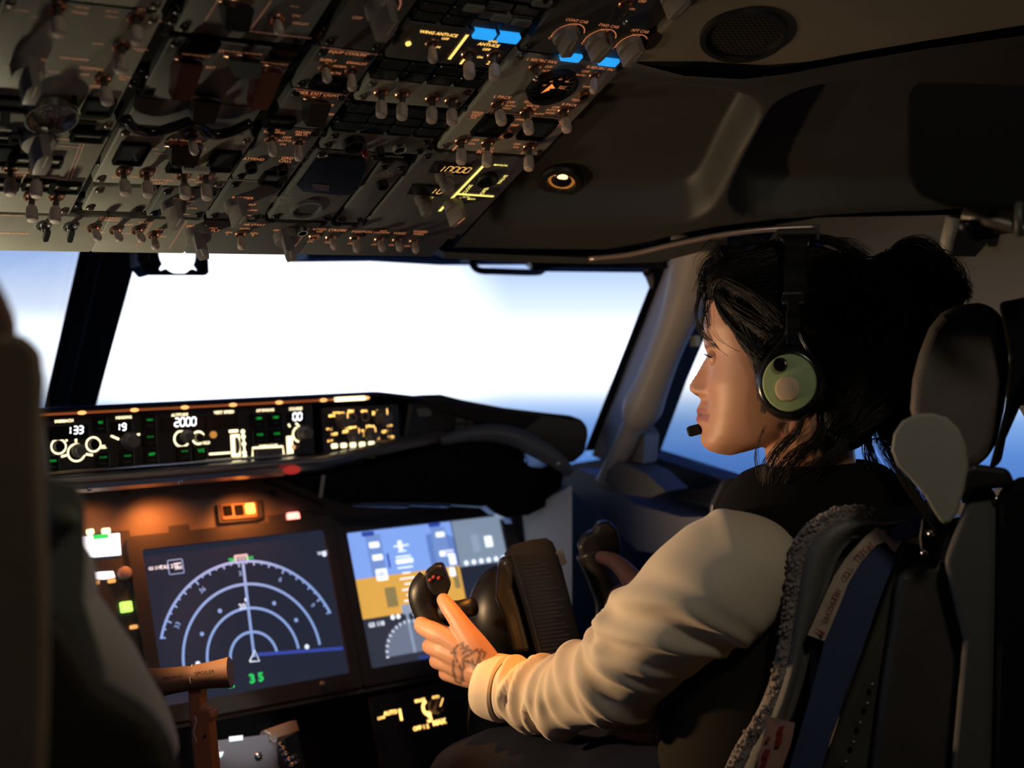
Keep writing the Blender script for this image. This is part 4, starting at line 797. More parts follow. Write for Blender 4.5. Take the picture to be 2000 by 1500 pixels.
for k, s in enumerate(('33', '36', '3', '6', '9')):
    a = math.radians(150 - k * 30); text(s, MIPF, (NC[0] + .134 * math.cos(a), NC[1] + .134 * math.sin(a)), size=.011, m=M_arc, owner=ND, rot=a - math.pi / 2, z=ZS, bold=.01)
MB().strip([NC, mi(475, 1100)], .0045, MIPF, ZS + .0003).build('track_line', M_arc, ND)
MB().strip([mi(488, 1292), mi(498, 1270), mi(507, 1291), mi(488, 1292)], .0022, MIPF, ZS + .0004).build('aircraft_symbol', M_arcw, ND)
u, v = mi(472, 1091); MB().flat(rrect(u - .012, v - .007, u + .012, v + .007, .002), ZS, MIPF).build('heading_box', glow('pale box', (.5, .6, .8), .55), ND); text('035', MIPF, (u, v), .016, m=M_scr, owner=ND, z=ZS + .0003, bold=.01)
for x, y, s in ((454, 1093, 'TRK'), (488, 1089, 'MAG')): u, v = mi(x, y); text(s, MIPF, (u, v), .0125, m=M_grn, owner=ND, z=ZS, bold=.03)
for x, y, s, w in ((303, 1109, 'GS 210', .020), (331, 1106, 'TAS 215', .030), (347, 1100, '---', .012), (349, 1108, '360', .012)): u, v = mi(x, y); text(s, MIPF, (u, v), w, m=M_arcw, owner=ND, z=ZS, bold=.015)
u, v = mi(346, 1105); MB().strip(rrect(u - .014, v - .012, u + .010, v + .010, .001, 1), .0012, MIPF, ZS, True).build('data_box', M_arc, ND)
u, v = mi(630, 1080); text('WPT', MIPF, (u, v), .018, m=M_arcw, owner=ND, z=ZS, bold=.02); u, v = mi(634, 1082); MB().flat(circ(u, v, .0042, n=14), ZS + .0002, MIPF).build('waypoint', M_arcw, ND)
u, v = mi(474, 1184); text('20', MIPF, (u, v), .012, m=M_arcw, owner=ND, z=ZS, bold=.02)
for x, y, r, m in ((482, 1171, .0034, M_arcw), (430, 1193, .0036, M_arc), (536, 1178, .0034, M_arc), (395, 1238, .0034, M_arc), (579, 1211, .0034, M_arc), (387, 1296, .004, M_arcw), (600, 1263, .004, M_arcw)):
    u, v = mi(x, y); MB().flat(circ(u, v, r, n=14), ZS + .0002, MIPF).build('waypoint', m, ND)
a, b = mi(507, 1278), mi(668, 1266); mb = MB()
for k in range(28): mb.flat(circ(a[0] + (b[0] - a[0]) * k / 27, a[1] + (b[1] - a[1]) * k / 27, .0032, n=8), ZS, MIPF)
mb.build('dotted_course', M_dbl, ND)['kind'] = 'stuff'
for x, y, s in ((452, 1334, 'L'), (493, 1325, '3'), (510, 1322, '5')): u, v = mi(x, y); text(s, MIPF, (u, v), .009, m=M_grn, owner=ND, z=ZS, bold=.05)
u, v = mi(627, 1337); MB().lathe([(.005, 0), (.004, .004), (.001, .005)], MIPF @ Matrix.Translation((u, v, .004)), 12).build('bezel_screw', M_greyp, ND, True)
# primary flight display picture
def pr(nm, u0, v0, u1, v1, col, s, z=ZS, owner=None): return MB().flat([(u0, v0), (u1, v0), (u1, v1), (u0, v1)], z, MIPF).build(nm, glow(nm + ' tint', col, s), owner or PF)
pr('sky_field', .347, -.0905, .556, -.011, (.26, .44, 1.0), .85); pr('ground_field', .347, -.158, .556, -.0905, (.90, .48, .09), .80)
pr('engine_field', .558, -.094, .661, -.011, (.33, .43, .58), .62); pr('lower_field', .347, -.239, .661, -.160, (.10, .115, .18), .25)
for u0 in (.381, .512): pr('tape', u0, -.0905, u0 + .030, -.018, (.24, .39, .85), .7, ZS + .0002)
MB().flat([(.50, -.09), (.556, -.09), (.556, -.04), (.53, -.025), (.50, -.03)], ZS + .0001, MIPF).build('tape_shade', glow('tape shade tint', (.17, .30, .75), .7), PF)
M_pw = glow('white display marking', (.85, .9, 1.0), 1.3); M_pg = glow('grey blue marking', (.38, .48, .66), .7)
for k in range(-6, 6):
    v = -.0905 + k * .0095; w = .030 if k % 2 else .016; MB().strip([(.452 - w / 2 - .004, v), (.452 + w / 2 - .004, v)], .0024, MIPF, ZS + .0003).build('pitch_mark', M_pw, PF)
for u0, v0, w, h_, m in ((.396, -.036, .020, .010, M_pw), (.398, -.058, .020, .010, M_pw), (.400, -.088, .022, .020, M_pw), (.446, -.042, .008, .016, M_pw), (.449, -.070, .034, .008, M_pw), (.530, -.032, .018, .009, M_pw), (.536, -.066, .030, .010, M_pw), (.545, -.078, .014, .020, M_pw), (.540, -.100, .012, .016, M_pw), (.418, -.066, .004, .026, M_dbl), (.388, -.016, .024, .008, M_dbl), (.522, -.014, .024, .007, M_dbl), (.60, -.055, .014, .03, M_pg), (.628, -.055, .016, .020, M_pw), (.41, -.128, .022, .034, glow('olive marking', (.5, .38, .15), .5)), (.545, -.11, .012, .04, glow('olive marking', (.5, .38, .15), .5))):
    MB().flat(rrect(u0 - w / 2, v0 - h_ / 2, u0 + w / 2, v0 + h_ / 2, .0018, 2), ZS + .0004, MIPF).build('display_block', m, PF)
for k in range(6): MB().flat(circ(.572 + k * .016, -.088, .0045, n=10), ZS + .0004, MIPF).build('engine_mark', M_pw, PF)
u, v = mi(597 + 230, 1030); 
for s, u, v, w, m in (('133', .398, -.087, .012, M_dbl), ('2000', .541, -.066, .020, M_dbl), ('GS 118', .372, -.169, .03, M_pw), ('VOR 2', .454, -.2365, .03, M_dbl), ('ILS', .478, -.2365, .012, M_grn)): text(s, MIPF, (u, v), w, m=m, owner=PF, z=ZS + .0008, bold=.02)
# small compass rose at the foot of the picture
cc = (.435, -.226); MB().flat([(cc[0] + .056 * math.cos(math.radians(a)), cc[1] + .056 * math.sin(math.radians(a)) * 1.0) for a in range(0, 181, 6)], ZS + .0003, MIPF).build('compass_rose', glow('compass rose tint', (.24, .29, .42), .6), PF)
MB().strip([cc, (cc[0] - .002, cc[1] + .082)], .005, MIPF, ZS + .0005).build('track_line', M_pg, PF)
mb = MB()
for k in range(19):
    a = math.radians(k * 10); mb.strip([(cc[0] + r * math.cos(a), cc[1] + r * math.sin(a)) for r in (.056, .051)], .0018, MIPF, ZS + .0005)
mb.build('compass_ticks', M_pw, PF)['kind'] = 'stuff'
MB().flat(rrect(cc[0] - .010, cc[1] + .066, cc[0] + .008, cc[1] + .082, .003), ZS + .0006, MIPF).build('display_block', M_pg, PF)
for du in (-.030, -.019, .014): MB().flat(circ(cc[0] + du, cc[1] + .064, .0042, n=10), ZS + .0006, MIPF).build('display_block', M_pw, PF)

# ---- standby instruments left of the navigation display
SI = thing('standby_display', 'small glowing white standby display left of the big screens', 'display', MIPF @ V((-.085, -.05, 0)))
MB().prism([(-.16, -.18), (-.020, -.18), (-.020, .035), (-.16, .035)], -.012, -.004, MIPF, .002).build('housing', M_bezel, SI)
pts = [mi(154, 1048), mi(234, 1041), mi(237, 1083), mi(157, 1090)]; MB().prism(pts, -.006, -.001, MIPF).build('screen', glow('white standby screen', (.85, .9, 1.0), 1.9), SI)
for x, y in ((176, 1038), (208, 1036)): u, v = mi(x, y); MB().prism(rrect(u - .0065, v - .004, u + .0065, v + .004, .002), -.004, -.001, MIPF).build('key', M_cream, SI)
u, v = mi(197, 1048); MB().flat(rrect(u - .012, v - .0035, u + .012, v + .0035, .001), -.0004, MIPF).build('green_flag', M_grn, SI)
MB().flat([mi(*p) for p in [(160, 1122), (178, 1118), (200, 1116), (222, 1115), (226, 1127), (205, 1131), (180, 1131)]], -.002, MIPF).build('lower_window', glow('white lower window', (.9, .93, 1.0), 1.8), SI)
u, v = mi(243, 1120); MB().lathe([(.010, 0), (.010, .010), (.007, .012)], MIPF @ Matrix.Translation((u, v, -.004)), 18).build('selector_knob', M_bat, SI, 40)
u, v = mi(247, 1185); MB().prism(rrect(u - .009, v - .008, u + .009, v + .008, .002), -.004, .001, MIPF).build('green_lamp', glow('lime lamp', (.5, 1.0, .15), 1.3), SI)
for x, y in ((262, 1224), (187, 1137), (219, 1134)): u, v = mi(x, y); MB().prism(rrect(u - .006, v - .003, u + .006, v + .003, .002), -.004, -.001, MIPF).build('amber_mark', glow('dull amber mark', (1.0, .5, .15), .8), SI)
# ---- amber legends on the lower panel
LP = thing('lower_switch_panel', 'dark lower panel with scattered amber legends under the flight display', 'control panel', MIPF @ V((.44, -.4, 0)))
LPF = MIPF @ Matrix.Translation((0, 0, .0)); 
MB().prism([(.33, -.42), (.56, -.42), (.56, -.285), (.33, -.285)], -.004, .002, MIPF, .002).build('face_plate', mat('near black plate', (.012, .011, .01), .5), LP)
for x, y, s, w in ((762, 1392, 'AUTO', .026), (745, 1402, 'LOW', .014), (782, 1396, '1', .004), (820, 1368, 'BRAKE', .020), (851, 1362, 'RTO', .013), (822, 1421, 'OFF 1 2', .030), (858, 1410, 'MAX', .026), (838, 1400, '3', .01)):
    u, v = mi(x, y, .002); text(s, MIPF, (u, v), w, m=M_amber, owner=LP, bold=.03, z=.0028)
u, v = mi(838, 1382, .002); MB().strip([(u + .012 * math.cos(math.radians(a)), v + .012 * math.sin(math.radians(a))) for a in range(110, 270, 12)], .005, MIPF, .0028).build('selector_arc', M_amber, LP)
knob(0, 0, .013, .022, M_knob, True, M_amber, -.6, 20, True, LP, MIPF @ Matrix.Translation((0, 0, .002)), (u + .010, v), 'rotary_knob')
u, v = mi(862, 1384, .002); MB().lathe([(.004, 0), (.004, .006), (.001, .008)], MIPF @ Matrix.Translation((u, v, .002)), 12).build('stud', M_copper, LP, True)

# ================================================================ COMPASS BRACKET AND GRAB HANDLE
def wy(x, y, Y=2.12): return onY(x, y, Y)
CB = thing('compass_bracket', 'black standby compass bracket with a round cut-out hanging at the top of the windscreen', 'bracket', wy(335, 500))
BF = frame(wy(335, 500), (1, 0, 0), (0, 0, 1), (0, -1, 0)); BI = BF.inverted()
def bl(x, y): p = BI @ wy(x, y); return (p.x, p.y)
cen = bl(346, 496); rr = abs(bl(384, 496)[0] - cen[0])
outer, inner = [], []
box = [bl(288, 537), bl(398, 538), bl(402, 470), bl(283, 468)]
x0, y0, x1, y1 = box[0][0], box[0][1], box[2][0], box[2][1]
N = 64
for k in range(N):
    a = 2 * math.pi * (k + .5) / N; dx, dy = math.cos(a), math.sin(a); t = min(((x1 - cen[0]) / dx if dx > 0 else (x0 - cen[0]) / dx) if abs(dx) > 1e-6 else 9, ((y1 - cen[1]) / dy if dy > 0 else (y0 - cen[1]) / dy) if abs(dy) > 1e-6 else 9)
    outer.append((cen[0] + dx * t, cen[1] + dy * t)); deg = math.degrees(a)
    r = rr * (1.28 if (abs(deg - 218) < 5 or abs(deg - 322) < 5) else (.72 if 5 < deg < 60 else 1.0)); inner.append((cen[0] + dx * min(r, t * .93), cen[1] + dy * min(r, t * .93)))
MB().ringstrip(outer, inner, -.006, .006, BF).build('plate', M_frame, CB)
MB().prism([bl(268, 470), bl(292, 470), bl(292, 537), bl(287, 536), bl(272, 519)], -.04, .004, BF).build('side_arm', M_frame, CB)
MB().ball((*bl(277, 500), .006), (.012, .016, .008), BF, 12, 8).build('knob', M_frame, CB, True)
p = wy(384, 497); MB().prism(circ(*bl(384, 497), .004, n=12), .004, .009, BF).build('bolt', M_steel, CB)
GH = thing('grab_handle', 'black bar grab handle hanging over the right windscreen', 'handle', wy(990, 505, 2.02))
hp_ = catmull([wy(x, y, 2.03) for x, y in [(921, 503), (923, 516), (936, 528), (970, 530), (1040, 532), (1058, 529), (1065, 518), (1064, 503)]], 5)
MB().tube(hp_, .0062, 10).build('bar', M_black, GH, True)
MB().box(wy(922, 503, 2.03), (.03, .03, .02), None, .003).build('mount', M_black, GH); MB().box(wy(1063, 504, 2.03), (.03, .03, .02), None, .003).build('mount', M_black, GH)
# sighting peg at the top of the post
SG = thing('sighting_peg', 'small grey and tan peg hanging from the header near the right post', 'peg', onY(1268, 520, 1.78))
MB().tube([onY(1258, 508, 1.78), onY(1268, 528, 1.78)], [.006, .0085], 12).build('tan_stem', M_bat, SG, True)
MB().tube([onY(1266, 527, 1.78), onY(1269, 534, 1.78)], [.011, .011], 12).build('collar', M_black, SG, True)
MB().tube([onY(1269, 533, 1.78), onY(1280, 566, 1.78)], [.010, .0085], 12).build('grey_tip', M_greyp, SG, True)

# ================================================================ PEDESTAL AND LEVERS
PE = thing('centre_pedestal', 'dark centre pedestal carrying the levers between the seats', 'pedestal', (.78, 1.7, 0))
MB().prism([(1.15, 0), (2.0, 0), (2.0, .50), (1.86, .50), (1.45, .50), (1.15, .50)], -.165, .165, frame((X0, 0, 0), (0, 1, 0), (0, 0, 1), (1, 0, 0))).build('body', M_blackr, PE)
qp = [onX(x, y, .90) for x, y in [(417, 1447), (540, 1434), (545, 1560), (405, 1560)]]
pc = onX(480, 1470, .845); pn = (CAM - pc).normalized() * .5 + V((0, -.5, .6)); pn.normalize(); QF = dirframe(pc, pn); 
def qd(x, y, h=0): p = QF.inverted() @ on(x, y, pc + pn * h, pn); return (p.x, p.y)
M_quad = mat('slate quadrant plate', (.24, .25, .28), .5)
MB().prism([qd(*p) for p in [(412, 1447), (540, 1432), (560, 1560), (400, 1560)]], -.01, 0, QF, .001).build('quadrant_plate', M_quad, PE)
for px in ([(447, 1440), (474, 1437), (474, 1446), (448, 1449)], [(418, 1460), (426, 1459), (426, 1466), (418, 1467)], [(419, 1471), (437, 1469), (433, 1479), (419, 1482)]):
    MB().prism([qd(*p) for p in px], 0, .002, QF).build('flap_mark', glow('white flap mark', (.8, .9, .95), .9), PE)
u, v = qd(504, 1477); MB().lathe([(.006, 0), (.006, .003), (.002, .004)], QF @ Matrix.Translation((u, v, 0)), 12).build('screw', M_steel, PE, True)
# flap lever
FLp = onX(537, 1445, .885); FL = thing('flap_lever', 'tan flap lever knob on an ivory stem beside the throttle quadrant', 'lever', onX(540, 1560, .885))
def lv(x, y, X=.885): return onX(x, y, X)
M_tan = mat('tan lever plastic', (.42, .22, .11), .45); M_ivory = mat('ivory enamel', (.75, .72, .62), .4)
mb = MB(); quadpx(mb, [lv(503, 1446), lv(510, 1428), lv(522, 1426), lv(528, 1446)], V((.048, .0, .006))); mb.build('knob', M_tan, FL)
mb = MB(); quadpx(mb, [lv(504, 1447, .883), lv(509, 1430, .883), lv(516, 1427, .883), lv(526, 1434, .883), lv(527, 1446, .883)], V((.003, 0, 0))); mb.build('knob_face', M_ivory, FL)
text('FLAP', frame(lv(512, 1426, .91) + V((0, -.004, .004)), (1, 0, 0), (0, .75, .66), (0, -.66, .75)), (0, 0), .022, m=M_blackr, owner=FL, z=.004)
mb = MB(); quadpx(mb, [lv(526, 1448), lv(538, 1448), lv(542, 1482), lv(534, 1510), lv(522, 1510), lv(530, 1482)], V((.012, .0, 0))); mb.build('stem', M_ivory, FL)
mb = MB(); quadpx(mb, [lv(540, 1446), lv(556, 1442), lv(575, 1520), (lv(545, 1520))], V((.03, .02, 0))); mb.build('gate_plate', M_black, FL)
for x, y in ((559, 1447), (565, 1455), (570, 1465), (576, 1476), (582, 1487)): MB().tube([lv(x, y, .90), lv(x, y, .90) + V((-.022, -.02, .0))], .0042, 8).build('gate_pin', M_steel, FL, True)
# speed brake lever
SB = thing('speed_brake_lever', 'brown waisted tee handle lever rising from the pedestal', 'lever', onX(395, 1560, .66))
hL, hR = W(296, 1335, 1.70), W(450, 1313, 1.70); hm = (hL + hR) / 2
mb = MB(); pts = [hL + (hR - hL) * (k / 16) for k in range(17)]
mb.tube(pts, [.0155 + .0035 * abs(k / 8 - 1) ** 2 - (.001 if k == 8 else 0) for k in range(17)], 18)
M_brown = mat('brown lever plastic', (.20, .095, .048), .4)
hd = mb.build('tee_handle', M_brown, SB, 50)
dHX = (hR - hL).normalized(); up_ = -DOWN; nn = dHX.cross(up_).normalized()
if nn.dot(CAM - hm) < 0: nn = -nn
upx = nn.cross(dHX)
HF = frame(hm + nn * .0165 + upx * .007, dHX, upx, nn)
for s, u in (('SPEED BRAKE', -.018), ('SPOILER', .022)): text(s, HF, (u, .0), .024, m=M_blackr, owner=hd, z=.001)
MB().tube([hm + dHX * .003 + V((0, 0, .0165)) + nn * .002, hm + dHX * .003 + nn * .0175, hm + dHX * .003 - V((0, 0, .0165)) + nn * .002], .0008, 6).build('mould_line', M_bat, hd, True)
M_orl = mat('orange brown enamel', (.36, .12, .045), .4)
mb = MB(); quadpx(mb, [W(366, 1345, 1.70), W(392, 1342, 1.70), W(392, 1384, 1.70), W(412, 1388, 1.70), W(416, 1404, 1.70), W(409, 1410, 1.70), W(418, 1500, 1.70), W(420, 1600, 1.70), W(385, 1600, 1.70), W(378, 1500, 1.70), W(368, 1400, 1.70)], FWD * .022 + V((.004, 0, 0)))
ar = mb.build('lever_arm', M_orl, SB); bv = ar.modifiers.new('round', 'BEVEL'); bv.width = .003; bv.segments = 2
MB().tube(catmull([W(379, 1398, 1.69), W(383, 1410, 1.69), W(378, 1430, 1.69), W(384, 1450, 1.69)], 4), .0012, 6).build('wire', M_bat, SB, True)
MB().ball(W(401, 1437, 1.698), .002, None, 8, 6).build('pin', M_black, SB, True)

# ================================================================ CONTROL YOKE
YK = thing('control_yoke', 'black control yoke with two horns, gripped by both hands of the pilot', 'yoke', V((1.17, 1.74, .02)))
M_yk = mat('black yoke plastic', (.008, .008, .009), .38, bump=.15, bscale=900); M_olive = mat('olive black enamel', (.05, .055, .05), .2)
def yk(x, y, d): return W(x, y, d)
gp = [(842, 1134, 1.868), (828, 1156, 1.866), (834, 1185, 1.865), (852, 1222, 1.862), (880, 1262, 1.862), (902, 1305, 1.875), (940, 1325, 1.90), (985, 1300, 1.93), (1020, 1270, 1.955)]
gr = [(.020, .016), (.021, .017), (.021, .016), (.019, .016), (.018, .016), (.017, .016), (.016, .016), (.018, .017), (.022, .02)]
pts = catmull([yk(*p) for p in gp], 5); ra = catmull([p[0] for p in gr], 5); rb = catmull([p[1] for p in gr], 5)
MB().tube(pts, list(zip(ra, rb)), 16).build('left_horn', M_yk, YK, True)
# faceted head of the left grip with three buttons
hf = [(828, 1120), (848, 1105), (864, 1103), (880, 1146), (872, 1166), (846, 1164), (836, 1150)]
mb = MB(); quadpx(mb, [yk(x, y, 1.845) for x, y in hf], FWD * .035); hd = mb.build('grip_head', M_yk, YK); bv = hd.modifiers.new('round', 'BEVEL'); bv.width = .004; bv.segments = 3
for x, y in ((840, 1133), (847, 1127), (857, 1129)): MB().lathe([(.0026, 0), (.0026, .002), (.001, .003)], dirframe(yk(x, y, 1.8455), -FWD), 10).build('red_button', mat('dull red button', (.22, .03, .03), .4), hd, True)
MB().tube([yk(860, 1196, 1.862), yk(900, 1190, 1.858), yk(926, 1184, 1.85)], [.014, .0125, .0125], 14).build('trim_switch', M_yk, YK, True)
# right horn
gp = [(1150, 1075, 2.05), (1165, 1105, 2.05), (1180, 1145, 2.05), (1190, 1200, 2.04), (1170, 1260, 2.03), (1120, 1290, 2.01), (1070, 1275, 1.99)]
pts = catmull([yk(*p) for p in gp], 4); MB().tube(pts, [.022] * 9 + [.02] * (len(pts) - 9), 14).build('right_horn', M_yk, YK, True)
mb = MB(); quadpx(mb, [yk(x, y, 2.03) for x, y in [(1128, 1068), (1140, 1045), (1162, 1036), (1168, 1021), (1190, 1018), (1208, 1035), (1213, 1070), (1208, 1092), (1170, 1090), (1160, 1108), (1142, 1104)]], FWD * .04); hd = mb.build('grip_head', M_yk, YK); bv = hd.modifiers.new('round', 'BEVEL'); bv.width = .006; bv.segments = 3
# hub, metal cheek plate, column
MB().ball(yk(985, 1205, 1.99), (.055, .05, .075), None, 24, 16).build('hub_dome', mat('satin black dome', (.009, .009, .01), .4), YK, True)
mb = MB(); quadpx(mb, [yk(x, y, 1.90) for x, y in [(972, 1100), (990, 1090), (1002, 1118), (1000, 1150), (1015, 1200), (1035, 1276), (1003, 1278), (985, 1210), (967, 1168)]], FWD * .05); ck = mb.build('cheek_plate', M_olive, YK); bv = ck.modifiers.new('round', 'BEVEL'); bv.width = .007; bv.segments = 3
MB().tube([yk(958, 1270, 2.03), yk(948, 1360, 2.05), yk(940, 1520, 2.08), V((1.17, 1.80, .0))], [.03, .024, .024, .024], 16).build('column', M_olive, YK, True)
# checklist card on its holder
CH = thing('checklist_holder', 'tall black checklist card holder clipped to the yoke hub', 'card holder', yk(1060, 1290, 1.96))
cp_ = [(988, 1078), (1000, 1064), (1040, 1053), (1066, 1050), (1080, 1058), (1092, 1085), (1112, 1160), (1138, 1270), (1135, 1295), (1060, 1310), (1050, 1285), (1020, 1180)]
chp = yk(1060, 1170, 1.94); chn = (CAM - chp).normalized() * .8 + V((0, -.5, .25)); chn.normalize()
CF = dirframe(chp, chn, V((0, 0, 1)))
CF = frame(chp, V((0, 0, 1)).cross(chn).normalized(), chn.cross(V((0, 0, 1)).cross(chn).normalized()), chn); CI = CF.inverted()
def chq(x, y): p = CI @ on(x, y, chp, chn); return (p.x, p.y)
MB().prism([chq(*p) for p in cp_], -.012, 0, CF, .002).build('board', mat('black card board', (.006, .006, .008), .5), CH, 30)
MB().strip([chq(*p) for p in [(1000, 1085), (1030, 1180), (1060, 1290)]], .002, CF, .0005).build('edge_line', M_bezel, CH)
a, b = chq(1012, 1095), chq(1090, 1085); ang = math.atan2(b[1] - a[1], b[0] - a[0]); lw = random.Random(3)
for k in range(24):
    y = 1102 + k * 7.6; x0 = 1018 + k * 1.9; p, q = chq(x0, y), chq(x0 + 70, y - 9); f = lw.uniform(.45, .95)
    MB().strip([p, (p[0] + (q[0] - p[0]) * f, p[1] + (q[1] - p[1]) * f)], .0022, CF, .0006).build('text_line', mat('dim card print', (.06, .05, .06), .6), CH)
mb = MB().prism([chq(*p) for p in [(1086, 1078), (1098, 1074), (1106, 1100), (1094, 1106)]], -.01, .004, CF).build('latch', M_plate_d, CH)
# ================================================================ THE PILOT IN THE RIGHT SEAT
HD = 1.66; H0 = W(1500, 720, HD); SPX = HD / FPX
S_ = -(ray(1500, 720)).normalized(); U_ = (-DOWN - S_ * (-DOWN).dot(S_)).normalized(); F_h = S_.cross(U_).normalized()
if F_h.dot(RIGHT) > 0: F_h = -F_h
TURN = math.radians(4); F_t = (F_h * math.cos(TURN) - S_ * math.sin(TURN)).normalized(); S_t = (S_ * math.cos(TURN) + F_h * math.sin(TURN)).normalized()
HEADF = frame(H0, F_t, S_t, U_)                      # x: face forward, y: toward the camera, z: up
HEADI = HEADF.inverted()
def hx(px): return -(px - 1500) * SPX
def hz(py): return -(py - 720) * SPX
def hp3(px, py, s=0.0): return HEADF @ V((hx(px), s, hz(py)))
def lut(tab):
    tab = sorted(tab)
    def f(y):
        if y <= tab[0][0]: return tab[0][1]
        for (a, b), (c, d) in zip(tab, tab[1:]):
            if y <= c: t = (y - a) / (c - a); return b + (d - b) * t
        return tab[-1][1]
    return f
fp = lut([(492, 1500), (500, 1450), (515, 1424), (535, 1404), (560, 1389), (600, 1378), (640, 1374), (665, 1375), (680, 1378), (690, 1382), (698, 1380), (706, 1374), (716, 1368), (730, 1360), (744, 1351), (752, 1346.5), (758, 1345), (764, 1347.5), (770, 1354), (776, 1365), (781, 1369), (790, 1366), (797, 1362), (803, 1359), (807.5, 1361), (810, 1367), (812.5, 1361), (820, 1358.5), (827, 1362), (836, 1370), (843, 1371.5), (852, 1369), (864, 1369), (874, 1375), (882, 1387), (887, 1402), (890, 1420)])
fc = lut([(492, 1500), (500, 1455), (515, 1430), (535, 1411), (560, 1396), (600, 1384), (640, 1381), (665, 1383), (690, 1389), (715, 1389), (745, 1387), (775, 1387), (800, 1386), (830, 1387), (855, 1385), (870, 1388), (882, 1398), (890, 1420)])
fb = lut([(492, 1505), (500, 1560), (515, 1600), (540, 1640), (580, 1672), (620, 1686), (660, 1690), (700, 1684), (740, 1668), (780, 1650), (810, 1630), (835, 1600), (855, 1560), (870, 1500), (882, 1460), (890, 1430)])
hw = lut([(492, .004), (500, .028), (515, .048), (540, .062), (580, .071), (640, .0735), (690, .071), (720, .0705), (750, .069), (780, .064), (805, .058), (830, .051), (850, .044), (865, .036), (878, .025), (886, .014), (890, .004)])
wn = lut([(492, .05), (640, .05), (680, .030), (692, .013), (720, .0095), (745, .0115), (760, .0135), (772, .013), (780, .011), (792, .018), (803, .021), (820, .019), (835, .024), (860, .026), (890, .03)])
body = MB(); NA, ys = 88, [492 + 398 * i / 150 for i in range(151)]
vs_ = []
for y in ys:
    c0, f0, f1, w = 0, fc(y), fb(y), hw(y); fm = f0 + (f1 - f0) * .48
    for k in range(NA):
        a = 2 * math.pi * k / NA; ca, sa = math.cos(a), math.sin(a)
        s = w * (abs(sa) ** .92) * (1 if sa >= 0 else -1); px = fm - (fm - f0) * (abs(ca) ** .62) if ca > 0 else fm + (f1 - fm) * abs(ca) ** .95
        if ca > 0:
            px += (fp(y) - f0) * math.exp(-(s / wn(y)) ** 2)
            for q in (-1, 1):
                px += 2.5 * math.exp(-(((s - q * .030) / .0135) ** 2 + ((y - 698) / 13.0) ** 2))       # eye sockets
                px -= 4.5 * math.exp(-(((s - q * .040) / .018) ** 2 + ((y - 748) / 30.0) ** 2))         # cheek bones
                px -= 11.0 * math.exp(-(((s - q * .0125) / .0048) ** 2 + ((y - 764) / 8.0) ** 2)); px += 4.0 * math.exp(-(((s - q * .0195) / .004) ** 2 + ((y - 766) / 9.0) ** 2))        # nose wings
                px += 3.5 * math.exp(-(((s - q * .0255) / .006) ** 2 + ((y - 810) / 7.0) ** 2))         # mouth corners
                px -= 3.0 * math.exp(-(((s - q * .030) / .016) ** 2 + ((y - 676) / 8.0) ** 2))         # brow ridge
        vs_.append(hp3(px, y, s))
fs = []
for i in range(len(ys) - 1):
    for k in range(NA): fs.append((i * NA + k, i * NA + (k + 1) % NA, (i + 1) * NA + (k + 1) % NA, (i + 1) * NA + k))
fs.append(tuple(range(NA))); fs.append(tuple((len(ys) - 1) * NA + k for k in reversed(range(NA))))
body.add(vs_, fs)
# neck, torso, arms, legs of the same body
neck0 = hp3(1572, 800, 0); nb = W(1592, 965, 1.685)
body.tube(catmull([hp3(1560, 770), neck0, W(1582, 890, 1.675), nb, W(1598, 1040, 1.69)], 4), [.056] * 5 + [.053] * 5 + [.053] * 3 + [.056] * 2 + [.064] * 2, 22)
TC = [(W(1592, 985, 1.69), .066, .060), (W(1586, 1010, 1.69), .115, .075), (W(1578, 1040, 1.69), .142, .085), (W(1562, 1120, 1.68), .150, .098), (W(1540, 1230, 1.67), .145, .105), (W(1515, 1350, 1.66), .132, .100), (W(1500, 1480, 1.66), .138, .105), (W(1490, 1620, 1.66), .155, .12)]
def torso(mb, grow=0.0, n=36, upto=99, sub=3):
    cs = catmull([c for c, a, b in TC], sub); aa = catmull([a for c, a, b in TC], sub); bb = catmull([b for c, a, b in TC], sub); vs_ = []
    for c, a, b in zip(cs, aa, bb):
        for k in range(n): t = 2 * math.pi * k / n; vs_.append(c + V(((a + grow) * math.cos(t), (b + grow) * math.sin(t), 0)))
    m = len(cs); fs = [(i * n + k, i * n + (k + 1) % n, (i + 1) * n + (k + 1) % n, (i + 1) * n + k) for i in range(m - 1) for k in range(n)]
    fs += [tuple(range(n)), tuple((m - 1) * n + k for k in reversed(range(n)))]; return mb.add(vs_, fs)
torso(body)
WR = W(950, 1312, 1.80)
body.tube(catmull([W(1470, 1090, 1.61), W(1400, 1145, 1.595), W(1225, 1300, 1.635), W(1060, 1352, 1.752), WR, W(925, 1300, 1.812)], 4), [.040] * 4 + [.038] * 4 + [.032] * 4 + [.025] * 4 + [.0235] * 3 + [.0235] * 2, 16)
